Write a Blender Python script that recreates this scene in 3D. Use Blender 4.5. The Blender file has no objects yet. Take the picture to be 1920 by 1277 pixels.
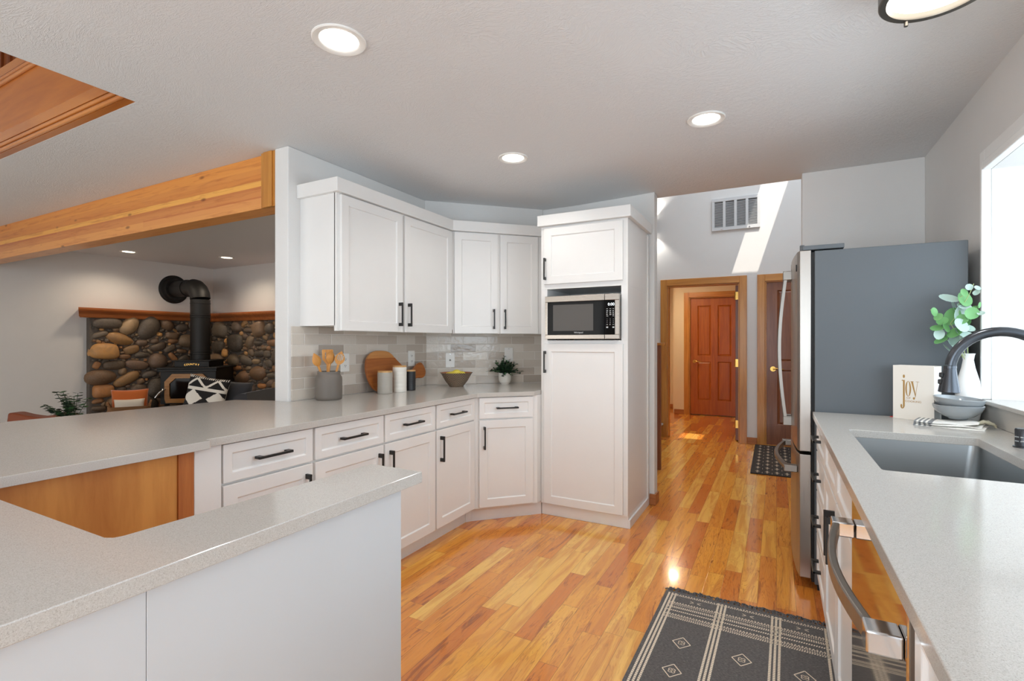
import bpy, bmesh, math, random
import numpy as np
from mathutils import Vector, Matrix
random.seed(7)
S = bpy.context.scene
C = S.collection
PI = math.pi

# ------------------------------------------------------------------ camera, world, sun, daylight, exposure
cd = bpy.data.cameras.new('camera')
cd.sensor_width = 36.0
cd.lens = 935.4 / 1920 * 36
cd.shift_y = 2.7 / 1920
cd.clip_start = 0.05
cam = bpy.data.objects.new('camera', cd)
cam.location = (0, 0, 1.27)
cam.rotation_euler = (PI / 2, 0, math.radians(27.93))
C.objects.link(cam)
S.camera = cam

W = bpy.data.worlds.new('world')
S.world = W
W.use_nodes = True
W.node_tree.nodes['Background'].inputs[0].default_value = (0.80, 0.90, 1.0, 1)
W.node_tree.nodes['Background'].inputs[1].default_value = 1.2

def light(name, kind, loc, energy, color=(1, 1, 1), parent=None, rot=None, target=None, **kw):
    d = bpy.data.lights.new(name, kind)
    d.energy = energy
    d.color = color
    for k, v in kw.items():
        setattr(d, k, v)
    o = bpy.data.objects.new(name, d)
    o.location = loc
    if target is not None:
        o.rotation_euler = (Vector(target) - Vector(loc)).to_track_quat('-Z', 'Y').to_euler()
    elif rot:
        o.rotation_euler = rot
    C.objects.link(o)
    if parent:
        o.parent = parent
    return o

sun = light('sun', 'SUN', (0, 0, 8), 4.5, (1.0, 0.93, 0.82), angle=0.006)
sun.rotation_euler = Vector((-0.34, 0.55, -1.1)).to_track_quat('-Z', 'Y').to_euler()
# area lights standing in for daylight: unseen rear openings, bay and hall skylight
light('daylight_back', 'AREA', (-0.6, -2.35, 1.35), 64, (0.74, 0.88, 1.0), target=(-0.6, 0, 2.0), shape='RECTANGLE', size=2.6, size_y=2.0)
light('dining_fill', 'AREA', (-4.6, -2.35, 1.2), 38, (1.0, 0.93, 0.84), target=(-4.6, 0, 1.7), shape='RECTANGLE', size=3.4, size_y=2.0)  # warm fill for the stove room, added at the unseen dining opening
light('daylight_bay', 'AREA', (1.36, 1.68, 1.48), 19, (0.72, 0.87, 1.0), target=(0, 1.68, 1.48), shape='RECTANGLE', size=2.3, size_y=0.8)
light('daylight_hall', 'AREA', (0.0, 5.5, 4.3), 33, (0.78, 0.89, 1.0), target=(-0.2, 5.6, 0), shape='RECTANGLE', size=1.6, size_y=1.8)

S.view_settings.view_transform = 'Standard'
S.view_settings.look = 'None'
S.view_settings.gamma = 1.0
S.view_settings.use_curve_mapping = False
S.view_settings.exposure = 0.2
S.cycles.max_bounces = 10
S.cycles.diffuse_bounces = 6
S.cycles.sample_clamp_indirect = 6.0

# ------------------------------------------------------------------ material helpers
def srgb(r, g, b):
    f = lambda c: (c / 12.92 if c <= 0.04045 else ((c + 0.055) / 1.055) ** 2.4)
    return (f(r / 255), f(g / 255), f(b / 255), 1)

class NT:
    def __init__(s, name):
        s.m = bpy.data.materials.new(name)
        s.m.use_nodes = True
        s.t = s.m.node_tree
        s.b = s.t.nodes['Principled BSDF']
    def n(s, typ, ins=None, **kw):
        nd = s.t.nodes.new('ShaderNode' + typ)
        for k, v in kw.items():
            setattr(nd, k, v)
        if ins:
            for k, v in ins.items():
                s.put(nd.inputs[k], v)
        return nd
    def put(s, sock, v):
        if hasattr(v, 'is_linked') or hasattr(v, 'links'):
            s.t.links.new(v, sock)
        else:
            sock.default_value = v
    def m2(s, op, a, b=0.0, c=None):
        nd = s.n('Math', operation=op)
        s.put(nd.inputs[0], a); s.put(nd.inputs[1], b)
        if c is not None: s.put(nd.inputs[2], c)
        return nd.outputs[0]
    def mix(s, f, a, b, bt='MIX'):
        nd = s.n('Mix', data_type='RGBA', blend_type=bt)
        s.put(nd.inputs[0], f); s.put(nd.inputs[6], a); s.put(nd.inputs[7], b)
        return nd.outputs[2]
    def ramp(s, f, stops, interp='LINEAR'):
        nd = s.n('ValToRGB')
        cr = nd.color_ramp
        cr.interpolation = interp
        while len(cr.elements) < len(stops): cr.elements.new(0.5)
        for e, (p, c) in zip(cr.elements, stops):
            e.position = p; e.color = c
        s.put(nd.inputs[0], f)
        return nd.outputs[0]
    def obj(s, scale=(1, 1, 1), coord='Object'):
        tc = s.n('TexCoord')
        mp = s.n('Mapping')
        s.t.links.new(tc.outputs[coord], mp.inputs[0])
        mp.inputs[3].default_value = scale
        return mp.outputs[0]
    def noise(s, vec, scale, detail=2, rough=.5, dist=0.0, out=0):
        nd = s.n('TexNoise', {'Scale': scale, 'Detail': detail, 'Roughness': rough, 'Distortion': dist})
        s.put(nd.inputs['Vector'], vec)
        return nd.outputs[out]
    def bump(s, h, strength=.2, dist=.01):
        nd = s.n('Bump', {'Strength': strength, 'Distance': dist})
        s.put(nd.inputs['Height'], h)
        s.t.links.new(nd.outputs[0], s.b.inputs['Normal'])
    def set(s, **kw):
        names = dict(col='Base Color', rough='Roughness', metal='Metallic', coat='Coat Weight', crough='Coat Roughness',
                     em='Emission Color', ems='Emission Strength', trans='Transmission Weight', ior='IOR', sub='Subsurface Weight',
                     spec='Specular IOR Level', sheen='Sheen Weight', aniso='Anisotropic', alpha='Alpha')
        for k, v in kw.items():
            s.put(s.b.inputs[names[k]], v)
        return s

def plain(name, rgb, rough=.5, metal=0.0, bump=None, **kw):
    m = NT(name)
    col = srgb(*rgb)
    m.set(col=col, rough=rough, metal=metal, **kw)
    v = m.obj()
    nz = m.noise(v, bump[0] if bump else 40, 3)
    if bump:
        m.bump(nz, bump[1], bump[2])
    # faint procedural variation so that nothing is a dead flat colour
    c2 = tuple(min(1, x * .93) for x in col[:3]) + (1,)
    m.set(col=m.mix(m.m2('MULTIPLY', m.noise(v, 6, 3), .6), col, c2))
    return m.m

def emit(name, rgb, strength):
    m = NT(name)
    m.set(col=srgb(*rgb), em=srgb(*rgb), ems=strength)
    return m.m

def wood(name, c1, c2, axis=2, scale=1.0, rough=.35, dark=None, coat=.0, stretch=14):
    m = NT(name)
    sc = [stretch * scale] * 3
    sc[axis] = 1.0 * scale
    v = m.obj(tuple(sc))
    warp = m.noise(v, 1.2, 3, .5, 1.0)
    fine = m.noise(v, 7, 4, .65, .4)
    f = m.m2('ADD', m.m2('MULTIPLY', warp, .75), m.m2('MULTIPLY', fine, .25))
    stops = [(.30, srgb(*c2)), (.62, srgb(*c1))]
    if dark: stops = [(.24, srgb(*dark))] + stops
    m.set(col=m.ramp(f, stops), rough=rough, coat=coat, crough=.15)
    m.bump(fine, .06, .002)
    return m.m

M = {}
M['cab'] = plain('cabinet_white', (236, 234, 231), .34)
M['wall'] = plain('wall_paint', (228, 226, 223), .6, bump=(170, .22, .004))
M['panel'] = plain('panel_white', (208, 210, 212), .45, bump=(9, .10, .01))
M['trimw'] = plain('trim_white', (240, 240, 238), .3)
M['black'] = plain('handle_black', (32, 29, 27), .38)
M['blackmat'] = plain('black_iron', (20, 19, 18), .55)
M['dark'] = plain('dark_gap', (14, 14, 14), .7)
M['chrome'] = plain('chrome', (225, 225, 225), .12, 1.0)
M['brass'] = plain('brass', (205, 160, 85), .22, 1.0)
M['fridgeside'] = plain('fridge_side', (90, 95, 99), .55, bump=(400, .08, .001))
M['faucet'] = plain('gunmetal', (84, 87, 92), .26, .9)
M['plate'] = plain('plastic_white', (240, 238, 233), .3)
M['crock'] = plain('stoneware_grey', (112, 104, 96), .5)
M['canG'] = plain('glaze_grey', (172, 165, 154), .4)
M['canW'] = plain('glaze_white', (232, 226, 216), .35)
M['canK'] = plain('glaze_black', (38, 37, 38), .4)
M['bowlg'] = plain('bowl_glaze', (150, 155, 158), .18, coat=.5)
M['ceramic'] = plain('ceramic_white', (246, 246, 244), .25)
M['lemon'] = plain('lemon_skin', (226, 206, 76), .45, bump=(120, .2, .004))
M['towel'] = plain('towel_cotton', (240, 238, 232), .9, bump=(300, .3, .002))
M['towelg'] = plain('towel_stripe', (138, 140, 142), .9)
M['hem'] = plain('towel_hem', (186, 180, 156), .9)
M['paper'] = plain('book_cover', (238, 232, 222), .5)
M['gold'] = plain('gold_foil', (186, 146, 84), .4, .4)
M['red'] = plain('red_ribbon', (205, 40, 32), .6)
M['charcoal'] = plain('charcoal_fabric', (50, 50, 54), .9, bump=(260, .25, .003), sheen=.2)
M['orange'] = plain('orange_velvet', (206, 104, 34), .75, sheen=.3)
M['cream'] = plain('cream_fabric', (236, 226, 208), .85, bump=(200, .2, .002))
M['white_f'] = plain('white_woven', (226, 220, 208), .9, bump=(260, .3, .003))
M['black_f'] = plain('black_woven', (24, 22, 22), .9, bump=(260, .3, .003))
M['leather'] = plain('rust_leather', (134, 66, 34), .5, bump=(90, .15, .003))
M['greenery'] = plain('dark_leaf', (44, 66, 46), .5)
M['green2'] = plain('mid_leaf', (58, 96, 56), .5)
M['euca'] = plain('eucalyptus_leaf', (112, 168, 104), .5)
M['euca2'] = plain('eucalyptus_pale', (178, 200, 190), .5)
M['stem'] = plain('plant_stem', (176, 190, 128), .6)
M['soil'] = plain('soil', (50, 38, 28), .9)
M['carpet'] = plain('stair_carpet', (172, 170, 168), .95, bump=(220, .5, .006))
M['rugdark'] = plain('rug_charcoal', (98, 95, 94), .95, bump=(420, .6, .004))
M['rugdark'] = None
def heather():
    m = NT('rug_charcoal_heather')
    v = m.obj((60, 240, 60))
    nz = m.noise(v, 1.6, 4, .7)
    m.set(col=m.ramp(nz, [(.3, srgb(70, 68, 68)), (.55, srgb(104, 101, 100)), (.75, srgb(140, 136, 132))]), rough=.95)
    m.bump(nz, .5, .003)
    return m.m
M['rugdark'] = heather()
M['ruglight'] = plain('rug_cream', (240, 226, 204), .95)
M['matdark'] = plain('mat_dark', (52, 46, 42), .95, bump=(300, .4, .003))
M['matlight'] = plain('mat_light', (168, 152, 132), .95)
M['mwglass'] = plain('microwave_glass', (14, 14, 15), .06, spec=.12)
M['mwwin'] = plain('microwave_window', (84, 80, 76), .08, spec=.2)  # grey base colour carries the pane's painted room reflection
M['mwink'] = emit('display_ink', (235, 240, 245), .9)
M['ink'] = plain('printed_white', (205, 205, 205), .5)
M['lamp'] = emit('lamp_diffuser', (255, 250, 240), 6.0)
M['lampw'] = emit('lamp_warm', (255, 240, 215), 6.0)
M['bronze'] = plain('brushed_nickel', (112, 106, 98), .35, .8)
M['ventw'] = plain('vent_white', (214, 214, 214), .45)
M['ventg'] = plain('vent_filter', (120, 122, 124), .8)
M['glassd'] = plain('stove_glass', (24, 20, 18), .08, spec=.15)
M['trimg'] = wood('stove_brass_trim', (190, 136, 74), (150, 100, 50), 0, 2, .4)
M['spruce'] = wood('utensil_bamboo', (222, 160, 82), (196, 128, 56), 2, 3, .5)
M['acacia'] = wood('board_acacia', (178, 106, 48), (146, 78, 32), 0, 2, .45)
M['acacia2'] = wood('board_pale', (208, 146, 84), (190, 122, 62), 0, 2, .45)
M['lid'] = wood('lid_bamboo', (214, 168, 110), (188, 138, 84), 0, 3, .5)
M['casing'] = wood('casing_fir', (206, 142, 64), (178, 110, 42), 2, 1.2, .35, coat=.2)
M['casingx'] = wood('casing_fir_head', (206, 142, 64), (178, 110, 42), 0, 1.2, .35, coat=.2)
M['door'] = wood('door_fir', (184, 100, 34), (156, 76, 24), 2, 1.5, .38, coat=.2)
M['doorbrown'] = wood('door_fir_brown', (142, 86, 54), (118, 66, 38), 2, 1.5, .38, coat=.2)
M['mantel'] = wood('mantel_fir', (190, 112, 58), (160, 84, 40), 1, 1.0, .35, coat=.2)
M['ply'] = wood('raw_plywood', (218, 152, 74), (182, 110, 44), 2, .9, .5, dark=(112, 60, 24), stretch=7)
M['plystrip'] = wood('fir_strip', (192, 116, 54), (168, 92, 38), 2, 2, .5)
M['fascia'] = wood('fascia_oak', (196, 118, 46), (160, 84, 26), 0, .7, .3, coat=.3, stretch=9)
M['moulding'] = wood('moulding_oak', (206, 130, 58), (172, 96, 38), 0, .7, .2, coat=.6, stretch=9)
M['loft'] = wood('loft_boards', (150, 80, 34), (110, 54, 20), 2, 1.0, .4)
M['base'] = wood('baseboard_fir', (178, 112, 60), (150, 88, 44), 0, 1.5, .4)

def steel(name, axis=2, base=(196, 192, 186), rough=.26, var=.12):
    m = NT(name)
    sc = [260.0] * 3; sc[axis] = 2.0
    nz = m.noise(m.obj(tuple(sc)), 1.0, 2)
    m.set(col=srgb(*base), metal=1.0, rough=m.m2('ADD', m.m2('MULTIPLY', nz, var), rough - var/2))
    m.bump(nz, .006, .0005)
    return m.m
M['steel'] = steel('stainless', 0, (172, 164, 155), .28)
M['steelv'] = steel('stainless_vertical', 2, (168, 160, 152), .30)
M['steelh'] = steel('satin_handle_steel', 2, (142, 135, 127), .36)
M['sink'] = steel('sink_steel', 0, (168, 170, 170), .32)
M['mirror'] = steel('dishwasher_steel', 2, (190, 178, 168), .05, .03)

def ceiling_mat():
    m = NT('ceiling_texture')
    v = m.obj()
    w = m.noise(v, 1.1, 2, .5, 0, 1)
    ad = m.n('VectorMath', operation='MULTIPLY_ADD')
    m.put(ad.inputs[0], w); ad.inputs[1].default_value = (.9, .9, .9); m.put(ad.inputs[2], v)
    mp = m.n('Mapping'); m.t.links.new(ad.outputs[0], mp.inputs[0]); mp.inputs[3].default_value = (1, 2.6, 1)
    r = m.noise(mp.outputs[0], 32, 3, .55, .6)
    rid = m.m2('SUBTRACT', 1.0, m.m2('MULTIPLY', m.m2('ABSOLUTE', m.m2('SUBTRACT', r, .5)), 11.0))
    rid = m.m2('MAXIMUM', rid, 0.0)
    patch = m.ramp(m.noise(v, 2.2, 2), [(.38, (0, 0, 0, 1)), (.62, (1, 1, 1, 1))])
    h = m.m2('MULTIPLY', rid, m.m2('ADD', m.m2('MULTIPLY', patch, .7), .3))
    m.set(col=srgb(224, 224, 224), rough=.62)
    m.bump(h, .30, .006)
    return m.m
M['ceiling'] = ceiling_mat()

def floor_mat():
    m = NT('hickory_planks')
    tc = m.n('TexCoord'); sp = m.n('SeparateXYZ'); m.t.links.new(tc.outputs['Object'], sp.inputs[0])
    x, y = sp.outputs[0], sp.outputs[1]
    u = m.m2('DIVIDE', x, .0835)
    row = m.m2('FLOOR', u)
    wn = m.n('TexWhiteNoise', noise_dimensions='1D'); m.put(wn.inputs['W'], row)
    ln = m.m2('ADD', m.m2('MULTIPLY', wn.outputs[0], .35), .62)
    vv = m.m2('ADD', m.m2('DIVIDE', y, ln), m.m2('MULTIPLY', wn.outputs[0], 37.3))
    seg = m.m2('FLOOR', vv)
    cb = m.n('CombineXYZ'); m.put(cb.inputs[0], row); m.put(cb.inputs[1], seg)
    w2 = m.n('TexWhiteNoise', noise_dimensions='3D'); m.t.links.new(cb.outputs[0], w2.inputs['Vector'])
    rnd = w2.outputs['Value']
    sc = m.n('SeparateColor'); m.t.links.new(w2.outputs['Color'], sc.inputs[0])
    r2, r3 = sc.outputs[0], sc.outputs[1]
    base = m.ramp(rnd, [(0, srgb(252, 200, 100)), (.28, srgb(248, 180, 74)), (.58, srgb(238, 156, 52)), (.82, srgb(222, 126, 40)), (1, srgb(200, 98, 32))])
    # grain that shifts from plank to plank
    gv = m.n('CombineXYZ')
    m.put(gv.inputs[0], m.m2('ADD', m.m2('MULTIPLY', x, 16.0), m.m2('MULTIPLY', r2, 91.0)))
    m.put(gv.inputs[1], m.m2('ADD', m.m2('MULTIPLY', y, 1.7), m.m2('MULTIPLY', r3, 57.0)))
    m.put(gv.inputs[2], m.m2('MULTIPLY', rnd, 33.0))
    g1 = m.noise(gv.outputs[0], .9, 4, .55, 1.6)
    g2 = m.noise(gv.outputs[0], 5.0, 4, .65, .8)
    col = m.mix(m.ramp(g1, [(.44, (0, 0, 0, 1)), (.62, (.6, .6, .6, 1))]), base, srgb(204, 112, 36))
    streak = m.ramp(m.noise(gv.outputs[0], 1.25, 4, .6, 2.6), [(.55, (0, 0, 0, 1)), (.66, (1, 1, 1, 1))])
    amount = m.m2('MULTIPLY', streak, m.ramp(r2, [(.25, (.15, .15, .15, 1)), (.85, (.95, .95, .95, 1))]))
    col = m.mix(amount, col, srgb(142, 58, 20))
    col = m.mix(m.m2('MULTIPLY', g2, .22), col, srgb(250, 204, 118))
    cath = m.m2('ABSOLUTE', m.m2('SUBTRACT', m.m2('FRACT', m.m2('MULTIPLY', g1, 11.0)), .5))
    cath = m.ramp(cath, [(.0, (1, 1, 1, 1)), (.16, (0, 0, 0, 1))])
    col = m.mix(m.m2('MULTIPLY', cath, m.m2('MULTIPLY', r3, .55)), col, srgb(176, 88, 30))
    dk = m.ramp(m.noise(gv.outputs[0], 2.6, 3, .6, 1.5), [(.63, (0, 0, 0, 1)), (.70, (1, 1, 1, 1))])
    col = m.mix(m.m2('MULTIPLY', dk, m.ramp(r3, [(.4, (0, 0, 0, 1)), (1, (.8, .8, .8, 1))])), col, srgb(112, 46, 18))
    fu = m.m2('FRACT', u); fv = m.m2('FRACT', vv)
    du = m.m2('MULTIPLY', m.m2('MINIMUM', fu, m.m2('SUBTRACT', 1.0, fu)), .0835)
    dv = m.m2('MULTIPLY', m.m2('MINIMUM', fv, m.m2('SUBTRACT', 1.0, fv)), ln)
    d = m.m2('MINIMUM', du, dv)
    gap = m.m2('LESS_THAN', d, .0009)
    col = m.mix(m.m2('MULTIPLY', gap, .65), col, srgb(110, 60, 26))
    m.set(col=col, rough=m.m2('ADD', m.m2('MULTIPLY', g2, .08), .13), coat=.5, crough=.05)
    h = m.m2('MINIMUM', m.m2('MULTIPLY', d, 600.0), 1.0)
    h = m.m2('ADD', h, m.m2('MULTIPLY', m.noise(gv.outputs[0], .5, 1), .5))
    m.bump(h, .18, .0012)
    return m.m
M['floor'] = floor_mat()

def quartz_mat():
    m = NT('quartz')
    v = m.obj()
    f = m.noise(v, 640, 2, .6)
    g = m.noise(v, 900, 1, .5)
    col = m.ramp(f, [(.26, srgb(158, 152, 144)), (.42, srgb(193, 188, 181)), (.6, srgb(200, 196, 190)), (.76, srgb(215, 212, 208))])
    sp = m.ramp(g, [(.26, (1, 1, 1, 1)), (.31, (0, 0, 0, 1))])
    col = m.mix(m.m2('MULTIPLY', sp, .5), col, srgb(120, 112, 104))
    m.set(col=col, rough=.13)
    return m.m
M['quartz'] = quartz_mat()

def tile_mat():
    m = NT('zellige_tiles')
    tc = m.n('TexCoord'); sp = m.n('SeparateXYZ'); m.t.links.new(tc.outputs['Object'], sp.inputs[0])
    x, z = sp.outputs[0], sp.outputs[2]
    tw, th = .212, .0672
    row = m.m2('FLOOR', m.m2('DIVIDE', z, th))
    sh = m.m2('MULTIPLY', m.m2('MODULO', row, 2.0), .5)
    uu = m.m2('ADD', m.m2('DIVIDE', x, tw), sh)
    cb = m.n('CombineXYZ'); m.put(cb.inputs[0], m.m2('FLOOR', uu)); m.put(cb.inputs[1], row)
    wn = m.n('TexWhiteNoise', noise_dimensions='3D'); m.t.links.new(cb.outputs[0], wn.inputs['Vector'])
    col = m.ramp(wn.outputs[0], [(0, srgb(172, 160, 148)), (.22, srgb(192, 180, 167)), (.5, srgb(206, 195, 182)), (.8, srgb(215, 206, 194)), (1, srgb(224, 216, 205))])
    fu = m.m2('FRACT', uu); fz = m.m2('FRACT', m.m2('DIVIDE', z, th))
    du = m.m2('MULTIPLY', m.m2('MINIMUM', fu, m.m2('SUBTRACT', 1.0, fu)), tw)
    dz = m.m2('MULTIPLY', m.m2('MINIMUM', fz, m.m2('SUBTRACT', 1.0, fz)), th)
    d = m.m2('MINIMUM', du, dz)
    g = m.m2('LESS_THAN', d, .0013)
    col = m.mix(g, col, srgb(232, 227, 220))
    h = m.m2('MINIMUM', m.m2('MULTIPLY', d, 260.0), 1.0)
    off = m.n('VectorMath', operation='ADD'); m.t.links.new(tc.outputs['Object'], off.inputs[0]); m.t.links.new(wn.outputs['Color'], off.inputs[1])
    wav = m.noise(off.outputs[0], 34, 2, .5)
    m.set(col=col, rough=m.m2('ADD', m.m2('MULTIPLY', g, .5), .09))
    m.bump(m.m2('ADD', h, m.m2('MULTIPLY', wav, 1.3)), .4, .0035)
    return m.m
M['tile'] = tile_mat()

def glulam_mat():
    m = NT('glulam_fir')
    tc = m.n('TexCoord'); sp = m.n('SeparateXYZ'); m.t.links.new(tc.outputs['Object'], sp.inputs[0])
    lam = m.m2('FLOOR', m.m2('DIVIDE', sp.outputs[2], .0475))
    wl = m.n('TexWhiteNoise', noise_dimensions='1D'); m.put(wl.inputs['W'], lam)
    seg = m.m2('FLOOR', m.m2('ADD', m.m2('DIVIDE', sp.outputs[0], 5.0), m.m2('MULTIPLY', wl.outputs[0], 9.0)))
    cb = m.n('CombineXYZ'); m.put(cb.inputs[0], seg); m.put(cb.inputs[1], lam)
    wn = m.n('TexWhiteNoise', noise_dimensions='3D'); m.t.links.new(cb.outputs[0], wn.inputs['Vector'])
    zz = m.m2('DIVIDE', m.m2('SUBTRACT', sp.outputs[2], 2.108), .332)
    base = m.ramp(zz, [(0, srgb(226, 152, 86)), (.20, srgb(206, 122, 66)), (.33, srgb(198, 112, 60)), (.42, srgb(244, 178, 84)), (.53, srgb(214, 130, 58)), (.76, srgb(224, 142, 62))], 'CONSTANT')
    base = m.mix(m.m2('MULTIPLY', wn.outputs[0], .30), base, srgb(250, 190, 104))
    mp = m.n('Mapping'); m.t.links.new(tc.outputs['Object'], mp.inputs[0]); mp.inputs[3].default_value = (1.4, 12, 22)
    g = m.noise(mp.outputs[0], 2.2, 4, .6, .8)
    col = m.mix(m.ramp(g, [(.5, (0, 0, 0, 1)), (.75, (.6, .6, .6, 1))]), base, srgb(180, 92, 40))
    mk = m.n('Mapping'); m.t.links.new(tc.outputs['Object'], mk.inputs[0]); mk.inputs[3].default_value = (3.2, 8, 9)
    vo = m.n('TexVoronoi', {'Scale': 1.0}); m.t.links.new(mk.outputs[0], vo.inputs['Vector'])
    kn = m.ramp(vo.outputs['Distance'], [(.05, (1, 1, 1, 1)), (.13, (0, 0, 0, 1))])
    col = m.mix(m.m2('MULTIPLY', kn, .7), col, srgb(104, 48, 20))
    m.set(col=col, rough=.38, coat=.15)
    m.bump(g, .05, .002)
    return m.m
M['glulam'] = glulam_mat()

def stone_mat():
    m = NT('river_stone')
    at = m.n('Attribute', attribute_name='stone')
    v = m.obj()
    n1 = m.noise(v, 9, 5, .6, .5)
    n2 = m.noise(v, 60, 3)
    col = m.mix(m.ramp(n1, [(.40, (0, 0, 0, 1)), (.75, (.5, .5, .5, 1))]), at.outputs['Color'], srgb(92, 78, 66))
    col = m.mix(m.m2('MULTIPLY', n2, .25), col, srgb(196, 176, 150))
    m.set(col=col, rough=.55)
    m.bump(m.m2('ADD', n1, m.m2('MULTIPLY', n2, .3)), .25, .012)
    return m.m
M['stone'] = stone_mat()
M['mortar'] = plain('mortar', (104, 96, 88), .95, bump=(60, .6, .02))
M['wicker'] = None
def wicker_mat():
    m = NT('wicker')
    v = m.obj()
    wa = m.n('TexWave', {'Scale': 34.0, 'Distortion': 2.0}, bands_direction='Z'); m.t.links.new(v, wa.inputs[0])
    m.set(col=m.ramp(wa.outputs[0], [(.2, srgb(104, 72, 44)), (.8, srgb(170, 124, 82))]), rough=.8)
    m.bump(wa.outputs[0], .5, .006)
    return m.m
M['wicker'] = wicker_mat()

# ------------------------------------------------------------------ geometry helpers
def BM(): return bmesh.new()

def box(bm, x0, y0, z0, x1, y1, z1, mi=0):
    if x0 > x1: x0, x1 = x1, x0
    if y0 > y1: y0, y1 = y1, y0
    if z0 > z1: z0, z1 = z1, z0
    v = [bm.verts.new(p) for p in ((x0,y0,z0),(x1,y0,z0),(x1,y1,z0),(x0,y1,z0),(x0,y0,z1),(x1,y0,z1),(x1,y1,z1),(x0,y1,z1))]
    for q in ((0,3,2,1),(4,5,6,7),(0,1,5,4),(1,2,6,5),(2,3,7,6),(3,0,4,7)):
        f = bm.faces.new([v[i] for i in q]); f.material_index = mi
    return v

def prism(bm, poly, z0, z1, mi=0):
    """poly counter-clockwise in xy"""
    a = sum(p[0]*q[1]-q[0]*p[1] for p, q in zip(poly, poly[1:]+poly[:1]))
    if a < 0: poly = poly[::-1]
    lo = [bm.verts.new((x, y, z0)) for x, y in poly]
    hi = [bm.verts.new((x, y, z1)) for x, y in poly]
    n = len(poly)
    fs = [bm.faces.new(lo[::-1]), bm.faces.new(hi)]
    for i in range(n):
        fs.append(bm.faces.new((lo[i], lo[(i+1)%n], hi[(i+1)%n], hi[i])))
    for f in fs: f.material_index = mi
    return lo + hi

def prism_xz(bm, poly, y0, y1, mi=0):
    vs = prism(bm, poly, 0, 1, mi)
    for v in vs:
        x, z, k = v.co
        v.co = (x, y1 if k < .5 else y0, z)
    return vs

def lathe(bm, prof, seg=32, c=(0, 0, 0), mi=0, caps=True):
    rings = []
    for r, z in prof:
        rings.append([bm.verts.new((c[0]+r*math.cos(2*PI*i/seg), c[1]+r*math.sin(2*PI*i/seg), c[2]+z)) for i in range(seg)])
    for a, b in zip(rings, rings[1:]):
        for i in range(seg):
            f = bm.faces.new((a[i], a[(i+1)%seg], b[(i+1)%seg], b[i])); f.material_index = mi
    if caps:
        f = bm.faces.new(rings[0][::-1]); f.material_index = mi
        f = bm.faces.new(rings[-1]); f.material_index = mi
    return rings

def tube(bm, pts, r, seg=10, mi=0, caps=True, flat=1.0):
    pts = [Vector(p) for p in pts]
    n = len(pts)
    rs = r if isinstance(r, (list, tuple)) else [r]*n
    T = []
    for i in range(n):
        T.append((pts[min(i+1, n-1)] - pts[max(i-1, 0)]).normalized())
    up = Vector((0, 0, 1)) if abs(T[0].z) < .9 else Vector((1, 0, 0))
    u = T[0].cross(up).normalized()
    rings = []
    for i in range(n):
        u = (u - T[i]*u.dot(T[i])).normalized()
        w = T[i].cross(u)
        rings.append([bm.verts.new(pts[i] + (u*math.cos(2*PI*k/seg) + w*flat*math.sin(2*PI*k/seg))*rs[i]) for k in range(seg)])
    for a, b in zip(rings, rings[1:]):
        for k in range(seg):
            f = bm.faces.new((a[k], a[(k+1)%seg], b[(k+1)%seg], b[k])); f.material_index = mi
    if caps:
        f = bm.faces.new(rings[0][::-1]); f.material_index = mi
        f = bm.faces.new(rings[-1]); f.material_index = mi

def cyl(bm, p0, p1, r, seg=20, mi=0): tube(bm, [p0, p1], r, seg, mi)

def ball(bm, c, r, sub=2, sq=(1, 1, 1), mi=0):
    d = bmesh.ops.create_icosphere(bm, subdivisions=sub, radius=r)
    for v in d['verts']:
        v.co = Vector((v.co.x*sq[0], v.co.y*sq[1], v.co.z*sq[2])) + Vector(c)
    for f in {f for v in d['verts'] for f in v.link_faces}: f.material_index = mi
    return d['verts']

def slab(bm, outer, holes, z0, z1):
    """flat slab with holes (all polygons in xy)"""
    edges = []
    for poly in [outer] + holes:
        vs = [bm.verts.new((x, y, z1)) for x, y in poly]
        for i in range(len(vs)): edges.append(bm.edges.new((vs[i], vs[(i+1) % len(vs)])))
    r = bmesh.ops.triangle_fill(bm, use_beauty=True, edges=edges, use_dissolve=False)
    faces = [g for g in r['geom'] if isinstance(g, bmesh.types.BMFace)]
    bmesh.ops.recalc_face_normals(bm, faces=faces)
    e = bmesh.ops.extrude_face_region(bm, geom=faces)
    for v in [g for g in e['geom'] if isinstance(g, bmesh.types.BMVert)]: v.co.z = z0
    bmesh.ops.recalc_face_normals(bm, faces=bm.faces[:])

def shaker(bm, x0, z0, x1, z1, yf, t=.02, fr=.057, rec=.008):
    ys = [yf, yf, yf+rec]
    ins = [0, fr, fr+.004]
    rings = []
    for y, k in zip(ys, ins):
        rings.append([bm.verts.new(p) for p in ((x0+k,y,z0+k),(x1-k,y,z0+k),(x1-k,y,z1-k),(x0+k,y,z1-k))])
    back = [bm.verts.new(p) for p in ((x0,yf+t,z0),(x1,yf+t,z0),(x1,yf+t,z1),(x0,yf+t,z1))]
    for a, b in zip(rings, rings[1:]):
        for i in range(4): bm.faces.new((a[i], a[(i+1)%4], b[(i+1)%4], b[i]))
    bm.faces.new(rings[-1])
    a, b = back, rings[0]
    for i in range(4): bm.faces.new((a[i], a[(i+1)%4], b[(i+1)%4], b[i]))
    bm.faces.new(back[::-1])

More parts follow.
